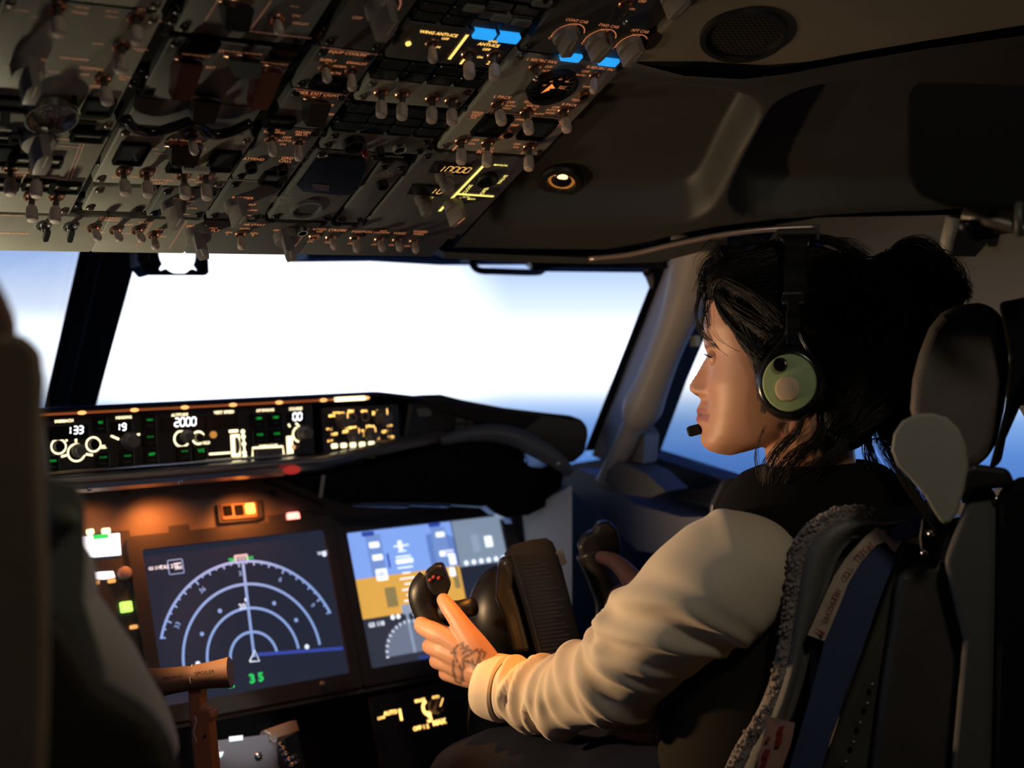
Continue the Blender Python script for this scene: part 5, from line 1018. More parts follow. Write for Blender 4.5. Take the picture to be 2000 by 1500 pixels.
# left hand closed on the grip
def hand(chains, n=12):
    for pts, rad in chains:
        P = catmull([W(*p) for p in pts], 4); R_ = catmull(rad, 4); body.tube(P, R_, n); body.ball(P[-1], R_[-1], None, 12, 8); body.ball(P[0], R_[0], None, 12, 8)
LH = [
 ([(950, 1298, 1.800), (912, 1272, 1.806), (876, 1247, 1.815), (848, 1234, 1.826), (824, 1221, 1.848), (835, 1210, 1.880), (862, 1210, 1.895)], [.017, .0165, .0145, .0132, .0112, .0098, .0085]),
 ([(950, 1308, 1.800), (912, 1290, 1.806), (880, 1276, 1.814), (857, 1266, 1.825), (840, 1262, 1.855), (848, 1258, 1.885), (874, 1256, 1.898)], [.017, .0165, .0145, .0128, .0112, .0098, .0085]),
 ([(952, 1320, 1.802), (918, 1309, 1.809), (888, 1300, 1.818), (868, 1293, 1.829), (853, 1291, 1.856), (862, 1286, 1.883), (886, 1282, 1.896)], [.0165, .016, .0138, .0122, .0106, .0092, .008]),
 ([(954, 1330, 1.805), (925, 1324, 1.813), (900, 1321, 1.823), (882, 1317, 1.833), (870, 1315, 1.858), (878, 1309, 1.880), (900, 1304, 1.892)], [.0155, .015, .0128, .0112, .0096, .0084, .0074]),
 ([(948, 1290, 1.797), (928, 1262, 1.800), (908, 1232, 1.806), (890, 1205, 1.814), (876, 1186, 1.822), (866, 1172, 1.830)], [.019, .0180, .0145, .0122, .0110, .0092]),
 ([(935, 1275, 1.806), (905, 1252, 1.816), (880, 1240, 1.826)], [.014, .014, .011])]
hand(LH)
# right hand on the far grip
RH = [
 ([(1262, 1168, 1.985), (1240, 1140, 1.99), (1218, 1112, 2.0), (1195, 1094, 2.01), (1174, 1088, 2.015)], [.022, .018, .014, .0115, .0095]),
 ([(1275, 1185, 1.985), (1245, 1170, 2.0), (1215, 1158, 2.02), (1196, 1170, 2.035), (1192, 1185, 2.02)], [.02, .018, .014, .011, .009]),
 ([(1275, 1195, 1.985), (1245, 1188, 2.0), (1212, 1182, 2.02), (1196, 1188, 2.03), (1194, 1198, 2.015)], [.02, .018, .014, .011, .009]),
 ([(1275, 1205, 1.985), (1245, 1204, 2.0), (1215, 1203, 2.015), (1200, 1208, 2.02), (1198, 1214, 2.01)], [.02, .018, .013, .0105, .0085]),
 ([(1278, 1215, 1.985), (1250, 1220, 1.995), (1222, 1222, 2.005), (1206, 1224, 2.01), (1202, 1228, 2.0)], [.018, .016, .012, .0095, .0078])]
hand(RH)
RSH = W(1735, 1075, 1.86)
body.tube(catmull([W(1690, 1070, 1.80), RSH, W(1560, 1300, 1.92), W(1400, 1270, 1.95), W(1280, 1190, 1.985)], 4), [.045] * 8 + [.038] * 5 + [.026] * 4, 14)
KN = W(930, 1625, 1.83); hipL = W(1440, 1640, 1.62); hipR = W(1560, 1640, 1.75)
body.tube([hipL, (hipL + KN) / 2 - V((0, 0, .012)), KN, KN + V((.02, .12, -.38))], [.07, .06, .04, .035], 16)
KN2 = KN + V((.22, .02, .0)); body.tube([hipR, (hipR + KN2) / 2 - V((0, 0, .012)), KN2, KN2 + V((.02, .12, -.38))], [.07, .06, .04, .035], 16)
def remesh(mb, vox, smooth_it=2, name='m'):
    me = mb.mesh(name); o = bpy.data.objects.new('tmp', me); COL.objects.link(o)
    r = o.modifiers.new('r', 'REMESH'); r.mode = 'VOXEL'; r.voxel_size = vox; r.use_smooth_shade = True
    if smooth_it: s = o.modifiers.new('s', 'SMOOTH'); s.factor = .5; s.iterations = smooth_it
    bpy.context.view_layer.update(); out = bpy.data.meshes.new_from_object(o.evaluated_get(bpy.context.evaluated_depsgraph_get())); out.name = name
    bpy.data.objects.remove(o); bpy.data.meshes.remove(me); return out
bme = remesh(body, .0022, 1, 'person')
for p_ in bme.polygons: p_.use_smooth = True
# skin tint per vertex: lips, nostril, blush, tattoo ink on the back of the left hand
ca = bme.color_attributes.new('tint', 'FLOAT_COLOR', 'POINT'); base = V((.56, .30, .19)); ink = V((.085, .06, .055)); lipc = V((.34, .085, .085))
TAT = [[(893, 1292), (886, 1270), (893, 1262), (905, 1256), (900, 1268), (914, 1262), (904, 1276), (918, 1268), (922, 1276), (908, 1284)], [(886, 1290), (885, 1310), (890, 1330), (900, 1335), (903, 1318), (898, 1300)], [(922, 1276), (932, 1268), (938, 1278), (930, 1300), (934, 1312), (926, 1305), (922, 1290)], [(936, 1282), (938, 1300), (934, 1318)], [(906, 1290), (920, 1294), (926, 1308)], [(880, 1276), (890, 1274), (888, 1284)], [(940, 1270), (948, 1276), (944, 1284)], [(904, 1288), (906, 1302), (902, 1316), (905, 1330)]]
def segd(x, y, L):
    return min(math.hypot(x - a[0] - (b[0] - a[0]) * t, y - a[1] - (b[1] - a[1]) * t) for a, b in zip(L, L[1:]) for t in [max(0, min(1, ((x - a[0]) * (b[0] - a[0]) + (y - a[1]) * (b[1] - a[1])) / ((b[0] - a[0]) ** 2 + (b[1] - a[1]) ** 2)))])
def projpx(p):
    q = p - CAM; f = q.dot(FWD); return 1000 + FPX * q.dot(RIGHT) / f, 750 + FPX * q.dot(DOWN) / f, f
Rinv = HEADI
for v in bme.vertices:
    c = base.copy(); p = v.co
    h = Rinv @ p
    if abs(h.x) < .3 and abs(h.y) < .12 and -.12 < h.z < .15:
        px, py = 1500 - h.x / SPX, 720 - h.z / SPX; s = abs(h.y)
        if px < 1425:
            lu = math.exp(-((py - 803) / 5.5) ** 4) if py < 809.5 else math.exp(-((py - 817) / 8.0) ** 4)
            ll = lu * max(0, min(1, (.0265 - s) / .004)) * (1 if px < 1392 else 0); c = c.lerp(lipc, .85 * ll)
            if abs(py - 810) < 2.2 and s < .026 and px < 1392: c = c.lerp(V((.10, .03, .03)), .7)
            if (px - 1361) ** 2 / 30 + (py - 772.5) ** 2 / 14 < 1 and .003 < s < .011: c = V((.10, .035, .025))
            bl_ = math.exp(-(((px - 1410) / 40) ** 2 + ((py - 765) / 30) ** 2)); c = c.lerp(V((.60, .25, .16)), .35 * bl_)
            if 668 < py < 690 and .012 < s < .05:
                e = math.exp(-((py - (676 - 60 * (s - .03))) / 3.6) ** 2); c = c.lerp(V((.05, .03, .025)), .8 * e)
    elif p.y > 1.3:
        x, y, f = projpx(p)
        if 870 < x < 955 and 1245 < y < 1345 and f < 1.83:
            d = min(segd(x, y, L) for L in TAT)
            if d < 3.4: c = c.lerp(ink, .78 * max(0, min(1, (3.4 - d) / 1.6)))
    ca.data[v.index].color = (*c, 1)
M_skin = mat('warm skin', (.56, .30, .19), .48, sub=.12, bump=.08, bscale=1400)
t = M_skin.node_tree; at_ = t.nodes.new('ShaderNodeAttribute'); at_.attribute_name = 'tint'; t.links.new(at_.outputs['Color'], t.nodes['Principled BSDF'].inputs['Base Color'])
person = place('person', bme, M_skin); tag(person, 'pilot in cream shirt and dark vest, dark hair tied up, gripping the yoke', 'person')
# eyes with lids and lashes
for q in (1, -1):
    ec = hp3(1408.5, 698.5, q * .0300); EFm = frame(ec, F_t, S_t, U_)
    ey = MB().ball((0, 0, 0), .0118, EFm, 24, 16).build('eye', mat('eye white', (.72, .68, .64), .2), person, True)
    MB().lathe([(.0056, .0104), (.0045, .0112), (.0024, .0120), (.0001, .0121)], dirframe(ec, F_t + S_t * .10 * q), 18).build('iris', mat('dark brown iris', (.02, .012, .008), .08), ey, True)
    lid = MB(); n, m = 28, 20; vs_, fs = [], []
    for i in range(m + 1):
        e = math.radians(-62 + 124 * i / m)
        for k in range(n + 1):
            a = math.radians(-85 + 170 * k / n); r = .0127; vs_.append((r * math.cos(e) * math.cos(a), r * math.cos(e) * math.sin(a), r * math.sin(e)))
    for i in range(m):
        for k in range(n):
            e = -62 + 124 * (i + .5) / m; a = -85 + 170 * (k + .5) / n; op = max(0, 1 - (a / 54.0) ** 2)
            if -8 * op < e < 12 * op: continue
            j = i * (n + 1) + k; fs.append((j, j + 1, j + n + 2, j + n + 1))
    lo_ = lid.add(vs_, fs, EFm).build('eyelid', M_skin, person, True); la_ = lo_.data.color_attributes.new('tint', 'FLOAT_COLOR', 'POINT')
    for dd in la_.data: dd.color = (.53, .28, .18, 1)
    lash = MB()
    for k in range(15):
        a = math.radians(-58 + 116 * k / 14); op = max(0, 1 - (math.degrees(a) / 56) ** 2); e = math.radians(12 * op)
        d0 = V((math.cos(e) * math.cos(a), math.cos(e) * math.sin(a), math.sin(e))); lash.tube([EFm @ (d0 * .0128), EFm @ (d0 * .0145 + V((.0006, 0, .0003))), EFm @ (d0 * .0155 + V((.0018, 0, .0014)))], [.0008, .0006, .0003], 5)
    lash.tube([EFm @ (V((math.cos(math.radians(12 * max(0, 1 - (k / 54) ** 2))) * math.cos(math.radians(k)), math.cos(math.radians(12 * max(0, 1 - (k / 54) ** 2))) * math.sin(math.radians(k)), math.sin(math.radians(12 * max(0, 1 - (k / 54) ** 2))))) * .0129) for k in range(-54, 60, 6)], .0007, 6)
    lash.build('eyelashes', mat('black lashes', (.01, .008, .008), .6), person, True)

MB().ball((0, 0, 0), (.0050, .0072, .0016), frame(W(868, 1179, 1.8215), RIGHT, (-DOWN * .9 - RIGHT * .35).normalized(), -FWD), 14, 8).build('thumbnail', mat('nail', (.62, .38, .28), .25), person, True)
# ---------------------------------------------------------------- shirt sleeve with folds
M_shirt = mat('cream shirt cloth', (.68, .585, .45), .85, sheen=.2, bump=.25, bscale=1800)
SL = [(948, 1336, 1.803, 56), (962, 1340, 1.797, 62), (1000, 1348, 1.782, 65), (1060, 1358, 1.745, 70), (1120, 1355, 1.70, 76), (1175, 1332, 1.655, 88), (1225, 1300, 1.620, 98), (1280, 1245, 1.590, 103), (1345, 1180, 1.570, 118), (1405, 1140, 1.565, 134), (1452, 1120, 1.575, 126), (1490, 1108, 1.60, 100)]
_rf = random.Random(21); FOLDS = []
for t0 in (.215, .240, .272, .300, .335, .368, .405, .440, .480, .520, .560, .600):
    FOLDS.append((t0 + _rf.uniform(-.008, .008), _rf.uniform(-.03, .045), _rf.uniform(.008, .0135), _rf.uniform(.0065, .011), _rf.uniform(-.9, .9), _rf.uniform(.7, 1.5)))
    FOLDS.append((t0 + _rf.uniform(-.01, .01), _rf.uniform(-.03, .03), _rf.uniform(.006, .010), _rf.uniform(.007, .011), _rf.uniform(2.0, 4.2), _rf.uniform(.8, 1.4)))
FOLDS += [(.655, .06, .015, .013, .3, 1.6), (.715, .075, .016, .016, .2, 1.5), (.62, -.05, .008, .012, -.7, .9), (.79, .06, .007, .018, .6, 1.0), (.87, -.03, .006, .02, -.5, 1.2)]
sc = catmull([W(x, y, d) for x, y, d, r in SL], 14); sr = catmull([r * d / FPX for x, y, d, r in SL], 14); m = len(sc); n = 96; vs_ = []; prev = None
for i in range(m):
    tt = (sc[min(i + 1, m - 1)] - sc[max(i - 1, 0)]).normalized(); u = -FWD if prev is None else prev; x = (u - tt * u.dot(tt)).normalized(); prev = x; y = tt.cross(x); t = i / (m - 1)
    for k in range(n):
        a = 2 * math.pi * k / n; nz = noise.noise(V((t * 6, math.cos(a) * 1.2, math.sin(a) * 1.2 + 4))); nz2 = noise.noise(V((t * 16, math.cos(a) * 2.2 + 7, math.sin(a) * 2.2)))
        d = sm((t - .15) / .06) * (-.003 + .0045 * nz + .0012 * nz2)
        for t0, sl_, am, w_, ac, sp in FOLDS:
            u_ = t - t0 - sl_ * math.sin(a - ac) - .012 * nz; wa = w_ * (1.0 if u_ < 0 else 1.9)
            d += am * math.exp(-(u_ / wa) ** 2) * math.exp(-((((a - ac + math.pi) % (2 * math.pi)) - math.pi) / sp) ** 2)
        if t < .165: d += .0014
        if .160 < t < .176: d -= .0022
        r = sr[i] * (1 + .0) + d; vs_.append(sc[i] + x * r * math.cos(a) + y * r * math.sin(a))
fs = [(i * n + k, i * n + (k + 1) % n, (i + 1) * n + (k + 1) % n, (i + 1) * n + k) for i in range(m - 1) for k in range(n)]
sl = MB().add(vs_, fs).build('shirt_sleeve', M_shirt, person, True); so = sl.modifiers.new('thick', 'SOLIDIFY'); so.thickness = .0014; so.offset = -1
ci = round(.168 * (m - 1)); MB().tube([V(p) for p in vs_[ci * n:(ci + 1) * n]] + [V(vs_[ci * n])], .0007, 5, False).build('cuff_seam', mat('brown stitching', (.12, .08, .05), .9), sl, True)
# cuff button
MB().lathe([(.0045, 0), (.0045, .0012), (.002, .002)], dirframe(W(1075, 1434, 1.735), V((0, 0, -1))), 12).build('cuff_button', M_greyp, sl, True)
# right sleeve
rs = catmull([W(1700, 1075, 1.80), RSH, W(1560, 1300, 1.92), W(1420, 1280, 1.95), W(1315, 1225, 1.975)], 6); MB().tube(rs, [.062] * 12 + [.055] * 6 + [.048] * (len(rs) - 18), 18, False).build('shirt_sleeve', M_shirt, person, True)
# ---------------------------------------------------------------- vest with wide collar
M_vest = mat('dark olive brown wool', (.020, .017, .012), .95, spec=.15, bump=.4, bscale=900)
vmb = MB(); torso(vmb, .012, 48, sub=5); ve = vmb.build('vest', M_vest, person, True)
# pressed seam down the vest side
MB().tube(catmull([W(1405, 1320, 1.575), W(1412, 1400, 1.57), W(1425, 1440, 1.565), W(1405, 1520, 1.56)], 5), .0012, 6).build('vest_seam', mat('vest seam', (.035, .03, .022), .9), ve, True)
cc_ = W(1590, 960, 1.685); vs_, fs = [], []; n, m = 60, 14
for i in range(m + 1):
    t = i / m
    for k in range(n):
        a = 2 * math.pi * k / n; ci = V((.066 * math.cos(a), .062 * math.sin(a), .030)); co = V((.150 * math.cos(a) * (1 + .05 * math.cos(4 * a)), .105 * math.sin(a), -.030 - .012 * abs(math.cos(a))))
        mid = V((.085 * math.cos(a), .078 * math.sin(a), .024))
        p = ci.lerp(mid, t / .2) if t < .2 else mid.lerp(co, (t - .2) / .8); p.z += .010 * math.sin(math.pi * max(0, (t - .2) / .8))
        vs_.append(cc_ + p)
for i in range(m):
    for k in range(n): fs.append((i * n + k, i * n + (k + 1) % n, (i + 1) * n + (k + 1) % n, (i + 1) * n + k))
co_ = MB().add(vs_, fs).build('vest_collar', mat('charcoal collar cloth', (.009, .0085, .008), .95, spec=.12, bump=.3, bscale=900), person, True); so = co_.modifiers.new('thick', 'SOLIDIFY'); so.thickness = .005; so.offset = 1
# trousers
M_navy = mat('navy trousers', (.010, .012, .022), .95, spec=.1, bump=.3, bscale=800)
tr = MB(); 
for h_, k_ in ((hipL, KN), (hipR, KN2)): tr.tube(catmull([h_, (h_ + k_) / 2 + V((0, 0, .014)), k_, k_ + V((.02, .12, -.38))], 6), [.112] * 6 + [.106] * 6 + [.076] * 4 + [.064] * 3, 20); tr.ball(k_, .075, None, 18, 12)
tr.ball((hipL + hipR) / 2, (.20, .16, .14), None, 18, 12)
place('trousers', remesh(tr, .008, 3, 'trousers'), M_navy, person)

# ---------------------------------------------------------------- hair
M_hair = mat('black hair', (.006, .0048, .0042), .45, spec=.35)
hb_ = MB()
def hball(px, py, s, rx, ry, rs): hb_.ball((hx(px), s, hz(py)), (rx * SPX, rs, ry * SPX), HEADF, 28, 18)
hball(1568, 608, 0, 140, 128, .088); hball(1462, 560, 0, 74, 70, .066); hball(1640, 690, 0, 78, 135, .080); hball(1640, 800, 0, 62, 80, .068); hball(1528, 640, .048, 62, 80, .038); hball(1528, 640, -.048, 62, 80, .038); hball(1425, 548, .012, 44, 42, .05); hball(1545, 520, 0, 90, 42, .055); hball(1478, 610, .052, 48, 62, .022); hball(1478, 610, -.052, 48, 62, .022); hball(1432, 566, .034, 42, 34, .024); hball(1432, 566, -.034, 42, 34, .024)
hball(1768, 540, .0, 72, 58, .045); hball(1715, 560, 0, 50, 50, .04); hball(1820, 580, .0, 48, 50, .04); hball(1790, 600, 0, 52, 60, .04)
hb_.tube(catmull([hp3(1800, 585), hp3(1815, 650, -.01), hp3(1790, 730, -.02), hp3(1760, 800, -.02), hp3(1728, 845, -.01)], 4), [.034] * 4 + [.036] * 5 + [.034] * 4 + [.026] * 2 + [.018] * 2, 14)
hb_.tube(catmull([hp3(1690, 650, .01), hp3(1705, 730, .01), hp3(1690, 790, .005), hp3(1672, 835, .0)], 4), [.05] * 5 + [.036] * 4 + [.02] * 4, 14)
hme = remesh(hb_, .005, 1, 'hair')
rnd = random.Random(11)
for v in hme.vertices:
    h = HEADI @ v.co; q = V((h.x * 26, h.y * 26, h.z * 26)); d = .0065 * noise.noise(q) + .0035 * noise.noise(q * 2.6); nrm = v.normal
    v.co = v.co + nrm * d
for p_ in hme.polygons: p_.use_smooth = True
hair = place('hair', hme, mat('matte black hair mass', (.0035, .003, .0028), .9, spec=.08), person)
# single strands
st_ = MB()
def strand(px, rad=.0006, n=5, k=6):
    rad *= .6
    st_.tube(catmull([hp3(*p) for p in px], k), [rad * (1 - .75 * i / (len(px) - 1) / 1) if False else rad for i in range((len(px) - 1) * k + 1)], n, False)
import bisect
from mathutils.bvhtree import BVHTree
hbv = BVHTree.FromPolygons([v.co for v in hme.vertices], [tuple(p_.vertices) for p_ in hme.polygons])
# strands swept over the cap toward the knot
bun = V((hx(1715), 0, hz(545)))
for i in range(2200):
    t = rnd.random(); sd = 1 if rnd.random() < .8 else -1
    line_ = [(1392, 590), (1400, 560), (1425, 600), (1455, 640), (1485, 690), (1500, 740), (1530, 800), (1560, 850), (1620, 880), (1680, 860)]
    x, y = lerp_poly(line_, t); x += rnd.uniform(-8, 18); y += rnd.uniform(-14, 10); a = V((hx(x), sd * rnd.uniform(.03, .075), hz(y))); b = bun + V((rnd.uniform(-.02, .02), rnd.uniform(-.03, .03), rnd.uniform(-.03, .02)))
    pts = []; wv = rnd.uniform(0, 6.28); am = rnd.uniform(.002, .006); cpt = V((hx(1560), 0, hz(640)))
    for k in range(9):
        q = k / 8; p = a.lerp(b, q); o = p - cpt; p = cpt + o * (1 + .45 * math.sin(math.pi * q)); p.y = abs(p.y) * sd if q < .8 else p.y; p.z += am * math.sin(wv + q * 11); p.x += am * math.cos(wv + q * 9)
        w = HEADF @ p; hit = hbv.find_nearest(w)
        if hit[0] is not None: w = hit[0] + hit[1] * rnd.uniform(.0005, .0035)
        pts.append(w)
    st_.tube(catmull(pts, 2), rnd.uniform(.00025, .0005), 4, False)
def wisp(px, count, jit, rad=.00055, js=.012):
    for i in range(int(count * 1.6)):
        ph = rnd.uniform(-jit, jit); pv = rnd.uniform(-jit, jit); ss = rnd.uniform(-js, js); L = len(px)
        strand([(p[0] + ph * (.3 + j / L) + rnd.uniform(-1, 1) * jit * .25, p[1] + pv * (.3 + j / L) + rnd.uniform(-1, 1) * jit * .25, (p[2] if len(p) > 2 else 0) + ss * (.4 + j / L)) for j, p in enumerate(px)], rnd.uniform(.6, 1.3) * rad, 4, 5)
wisp([(1425, 535, .03), (1385, 560, .035), (1366, 605, .035), (1370, 640, .035), (1386, 662, .04), (1410, 678, .046)], 9, 4); wisp([(1440, 560, .04), (1400, 590, .042), (1380, 630, .045), (1390, 662, .046), (1435, 697, .058)], 6, 3)
wisp([(1410, 545, .03), (1390, 575, .03), (1384, 605, .03), (1392, 640, .035)], 14, 8); wisp([(1450, 520, .03), (1400, 520, .03), (1380, 545, .03), (1374, 580, .03)], 26, 11); wisp([(1470, 500, .0), (1420, 498, .01), (1388, 520, .02), (1380, 550, .03), (1392, 572, .03)], 24, 12)
wisp([(1445, 600, .055), (1465, 640, .066), (1478, 690, .072), (1492, 730, .075), (1500, 770, .076)], 46, 9, .0005); wisp([(1420, 590, .05), (1440, 630, .06), (1462, 672, .068), (1490, 700, .075)], 40, 9, .0005)
wisp([(1575, 800, .065), (1560, 840, .062), (1530, 870, .055), (1508, 905, .05), (1500, 940, .045)], 40, 13, .0005); wisp([(1620, 800, .06), (1600, 850, .06), (1560, 885, .055), (1535, 915, .05), (1520, 945, .045)], 60, 16, .0005); wisp([(1650, 820, .05), (1640, 870, .055), (1600, 905, .06), (1570, 930, .06)], 60, 18, .0006)
wisp([(1400, 560, .045), (1425, 590, .062), (1465, 620, .074), (1510, 650, .085)], 90, 12, .0006, .006); wisp([(1395, 545, .04), (1440, 560, .066), (1490, 590, .082), (1530, 630, .09)], 90, 14, .0006, .006); wisp([(1440, 640, .07), (1470, 670, .075), (1500, 700, .08)], 50, 8, .0005, .004)
wisp([(1440, 500, .0), (1415, 515, .02), (1400, 500, .02), (1385, 515, .02), (1378, 540, .02)], 30, 16, .0005, .03); wisp([(1500, 475, .0), (1460, 470, .0), (1430, 490, .0), (1410, 480, .02), (1395, 500, .02)], 40, 13, .0004, .03)
wisp([(1405, 560, .05), (1410, 590, .056), (1425, 620, .062), (1450, 650, .068), (1485, 690, .075)], 70, 7, .0005, .004); wisp([(1420, 565, .055), (1440, 600, .064), (1465, 640, .07), (1492, 690, .076)], 70, 9, .0006, .004); wisp([(1475, 640, .070), (1495, 690, .075), (1502, 740, .076), (1500, 800, .07)], 40, 5, .0004, .003)
wisp([(1500, 830, .058), (1487, 862, .05), (1482, 892, .04), (1488, 930, .035)], 8, 6, .0004)
wisp([(1700, 800, 0), (1715, 850, 0), (1745, 905, 0), (1770, 950, 0), (1790, 1000, 0)], 80, 24, .0005, .02); wisp([(1690, 830, 0), (1690, 880, 0), (1710, 930, 0), (1740, 985, 0)], 50, 18, .0005, .02)
wisp([(1720, 560, .02), (1740, 495, .02), (1790, 482, .02), (1830, 525, .02), (1868, 580, .01)], 70, 12, .0006, .02); wisp([(1740, 560, .02), (1760, 520, .03), (1800, 515, .03), (1825, 560, .02), (1830, 620, 0), (1810, 700, 0)], 90, 16, .0006, .02); wisp([(1780, 500, 0), (1830, 505, 0), (1858, 540, 0), (1862, 590, 0)], 30, 14, .00035)
wisp([(1480, 490, .02), (1540, 472, .02), (1610, 474, .02), (1660, 500, .02), (1700, 540, .02)], 60, 10, .0005, .02); wisp([(1600, 480, 0), (1640, 470, 0), (1670, 482, 0), (1690, 500, 0)], 12, 8, .00035)
sto = st_.build('hair_strands', M_hair, person, True); sto['kind'] = 'stuff'

# ---------------------------------------------------------------- headset
HS = thing('headset', 'aviation headset with pale green ear cup and boom microphone worn by the pilot', 'headset', hp3(1550, 745, .1))
M_hsk = mat('gloss black headset plastic', (.01, .01, .011), .22)
M_hsg = mat('pale green ear dome', (.36, .46, .22), .45, noise_amt=.05)
M_hst = mat('tan pressure pad', (.62, .46, .30), .5)
def cupset(q):
    E = frame(hp3(1550, 746, q * .082), F_t, U_, S_t * q); E = frame(E.translation, (S_t * q).cross(U_) * -1 if False else F_t, U_, F_t.cross(U_))
    zz = S_t * q; E = frame(hp3(1550, 746, q * .080), U_.cross(zz), U_, zz)
    cu_ = MB().lathe([(.030, -.012), (.040, -.010), (.0405, .004), (.0385, .012), (.034, .0165), (.0315, .017)], E, 40, .97, 1.05).build('ear_cup', M_hsk, HS, 40)
    MB().lathe([(.0355, -.026), (.0415, -.024), (.0425, -.016), (.040, -.010), (.030, -.010)], E, 32, .97, 1.05).build('ear_cushion', mat('black cushion', (.014, .013, .013), .5), cu_, True)
    MB().lathe([(.0308, .012), (.0308, .0185), (.0295, .0205), (.0150, .0225), (.0005, .0228)], E, 40, .97, 1.05).build('green_dome', M_hsg, cu_, 40)
    if q > 0:
        def lo(px, py): p = E.inverted() @ hp3(px, py, .10); return p.x, p.y
        x, y = lo(1534, 713); MB().lathe([(.0080, .018), (.0082, .026), (.0070, .028), (.0055, .0265), (.001, .0265)], E @ Matrix.Translation((x, y, 0)), 22).build('volume_knob', M_hsk, cu_, 40)
        x, y = lo(1547, 757); pr_ = [(x + .0137 * math.cos(math.radians(a)), y + .0142 * math.sin(math.radians(a))) for a in range(-62, 245, 9)]; MB().prism(pr_, .018, .0262, E, .0022).build('tan_pad', M_hst, cu_, 40)
    # fork that carries the cup
    for xs in ((1497, 1552, -1), (1606, 1556, 1)):
        pts = catmull([hp3(*p) for p in [(1555 + xs[2] * 9, 640, q * .092), (1555 + xs[2] * 16, 665, q * .096), (1552 + xs[2] * 36, 695, q * .098), (1551 + xs[2] * 57, 738, q * .092), (1551 + xs[2] * 60, 760, q * .086)]], 5); MB().tube(pts, .0021, 8).build('fork_wire', M_hsk, HS, True)
    MB().box((0, 0, 0), (.016, .030, .006), frame(hp3(1557, 652, q * .0935), U_.cross(zz), U_, zz), .001).build('fork_block', M_hsk, HS)
    return E
EL_ = cupset(1); ER_ = cupset(-1)
# headband over the crown
arch_ = []
for k in range(33):
    a = math.pi * (k / 32.0); s = .094 * math.cos(a); z = hz(600) + (hz(462) - hz(600)) * (math.sin(a) ** .75); arch_.append((s, z))
mb = MB(); vs_, fs = [], []
for s, z in arch_:
    k = max(0, min(1, (z - hz(560)) / (hz(470) - hz(560)))); wd_ = (.0125 + .010 * sm((k - .75) / .25)); x = hx(1560)
    o = V((0, s, z - hz(600))).normalized() * .005
    for dx, th in ((-wd_, 0), (wd_, 0), (wd_, 1), (-wd_, 1)): vs_.append(HEADF @ (V((x + dx, s, z)) + o * th))
for i in range(32):
    for j in range(4): fs.append((i * 4 + j, i * 4 + (j + 1) % 4, (i + 1) * 4 + (j + 1) % 4, (i + 1) * 4 + j))
fs += [(0, 1, 2, 3), (128, 129, 130, 131)]
MB().add(vs_, fs).build('headband', M_hsk, HS, 50)
MB().box((hx(1560), 0, hz(466)), (.050, .085, .014), HEADF, .004).build('crown_pad', mat('black crown pad', (.012, .012, .012), .6), HS, 40)
for q in (1, -1):
    zz = S_t * q
    for py, w, h_, m in ((575, .018, .006, M_hsk), (583, .023, .004, M_steel), (592, .026, .008, M_hsk), (600, .024, .0035, M_steel), (612, .014, .022, M_hsk), (630, .016, .020, M_hsk)):
        MB().box((0, 0, 0), (w, h_, .006), frame(hp3(1557, py, q * .0985), U_.cross(zz), U_, zz), .001).build('slider_clamp', m, HS)
# boom from the far cup round to the mouth
bo = catmull([hp3(*p) for p in [(1535, 775, -.095), (1480, 830, -.085), (1420, 856, -.060), (1385, 850, -.030), (1366, 845, -.012)]], 6); MB().tube(bo, .0022, 8).build('microphone_boom', M_hsk, HS, True)
MB().tube([hp3(1371, 838, -.002), hp3(1367, 839, .0), hp3(1350, 843.5, .006), hp3(1345, 845, .007)], [.0052, .0066, .0066, .0054], 18).build('microphone', mat('black foam', (.008, .008, .008), .8), HS, 50)
# ================================================================ SEATS
def slab(name, px, d, th, m, parent=None, bev=.01, seg=4, dirv=None, sub=0):
    dv = dirv or ray(sum(p[0] for p in px) / len(px), sum(p[1] for p in px) / len(px)).normalized(); P = [W(x, y, d[i] if isinstance(d, (list, tuple)) else d) for i, (x, y) in enumerate(px)]; o = quadpx(MB(), P, dv * th).build(name, m, parent)
    if bev: b = o.modifiers.new('round', 'BEVEL'); b.width = bev; b.segments = seg; b.limit_method = 'ANGLE'; b.harden_normals = False
    for p_ in o.data.polygons: p_.use_smooth = len(p_.vertices) == 4
    return o
def band(name, left, right, d, m, parent, n=24, lift=0.0):          # ribbon between two px edges at one depth
    vs_ = []
    for i in range(n + 1): a, b = lerp_poly(left, i / n), lerp_poly(right, i / n); vs_ += [W(a[0], a[1], d - lift), W(b[0], b[1], d - lift), W(a[0], a[1], d + .004), W(b[0], b[1], d + .004)]
    fs = []
    for i in range(n): q, r = i * 4, i * 4 + 4; fs += [(q, q + 1, r + 1, r), (q + 2, q, r, r + 2), (q + 1, q + 3, r + 3, r + 1)]
    return MB().add(vs_, fs).build(name, m, parent, 60)
ST = thing('pilot_seat', 'right pilot seat with worn fleece back cover, blue straps and padded headrest', 'seat', V((1.32, 1.15, 0)))
M_fleece = mat('grey mauve fleece', (.21, .18, .165), .95, noise_amt=.35, nscale=90, bump=1.0, bscale=160)
M_cover = mat('grey seat cover cloth', (.135, .135, .125), .9, noise_amt=.12, nscale=220, bump=.5, bscale=900)
M_bstrap = mat('navy strap', (.035, .05, .13), .8, bump=.3, bscale=600)
M_tape = mat('cream tape', (.42, .33, .25), .8, noise_amt=.15, nscale=50)
M_leath = mat('dark olive leather', (.052, .048, .038), .6, noise_amt=.3, nscale=18)
M_shell = mat('dark seat shell', (.045, .04, .034), .55, noise_amt=.1)
M_pad = mat('taupe headrest leather', (.10, .083, .07), .6, noise_amt=.1, nscale=14, bump=.2, bscale=300)
M_arm = mat('light grey armrest pad', (.27, .265, .225), .55, noise_amt=.05)
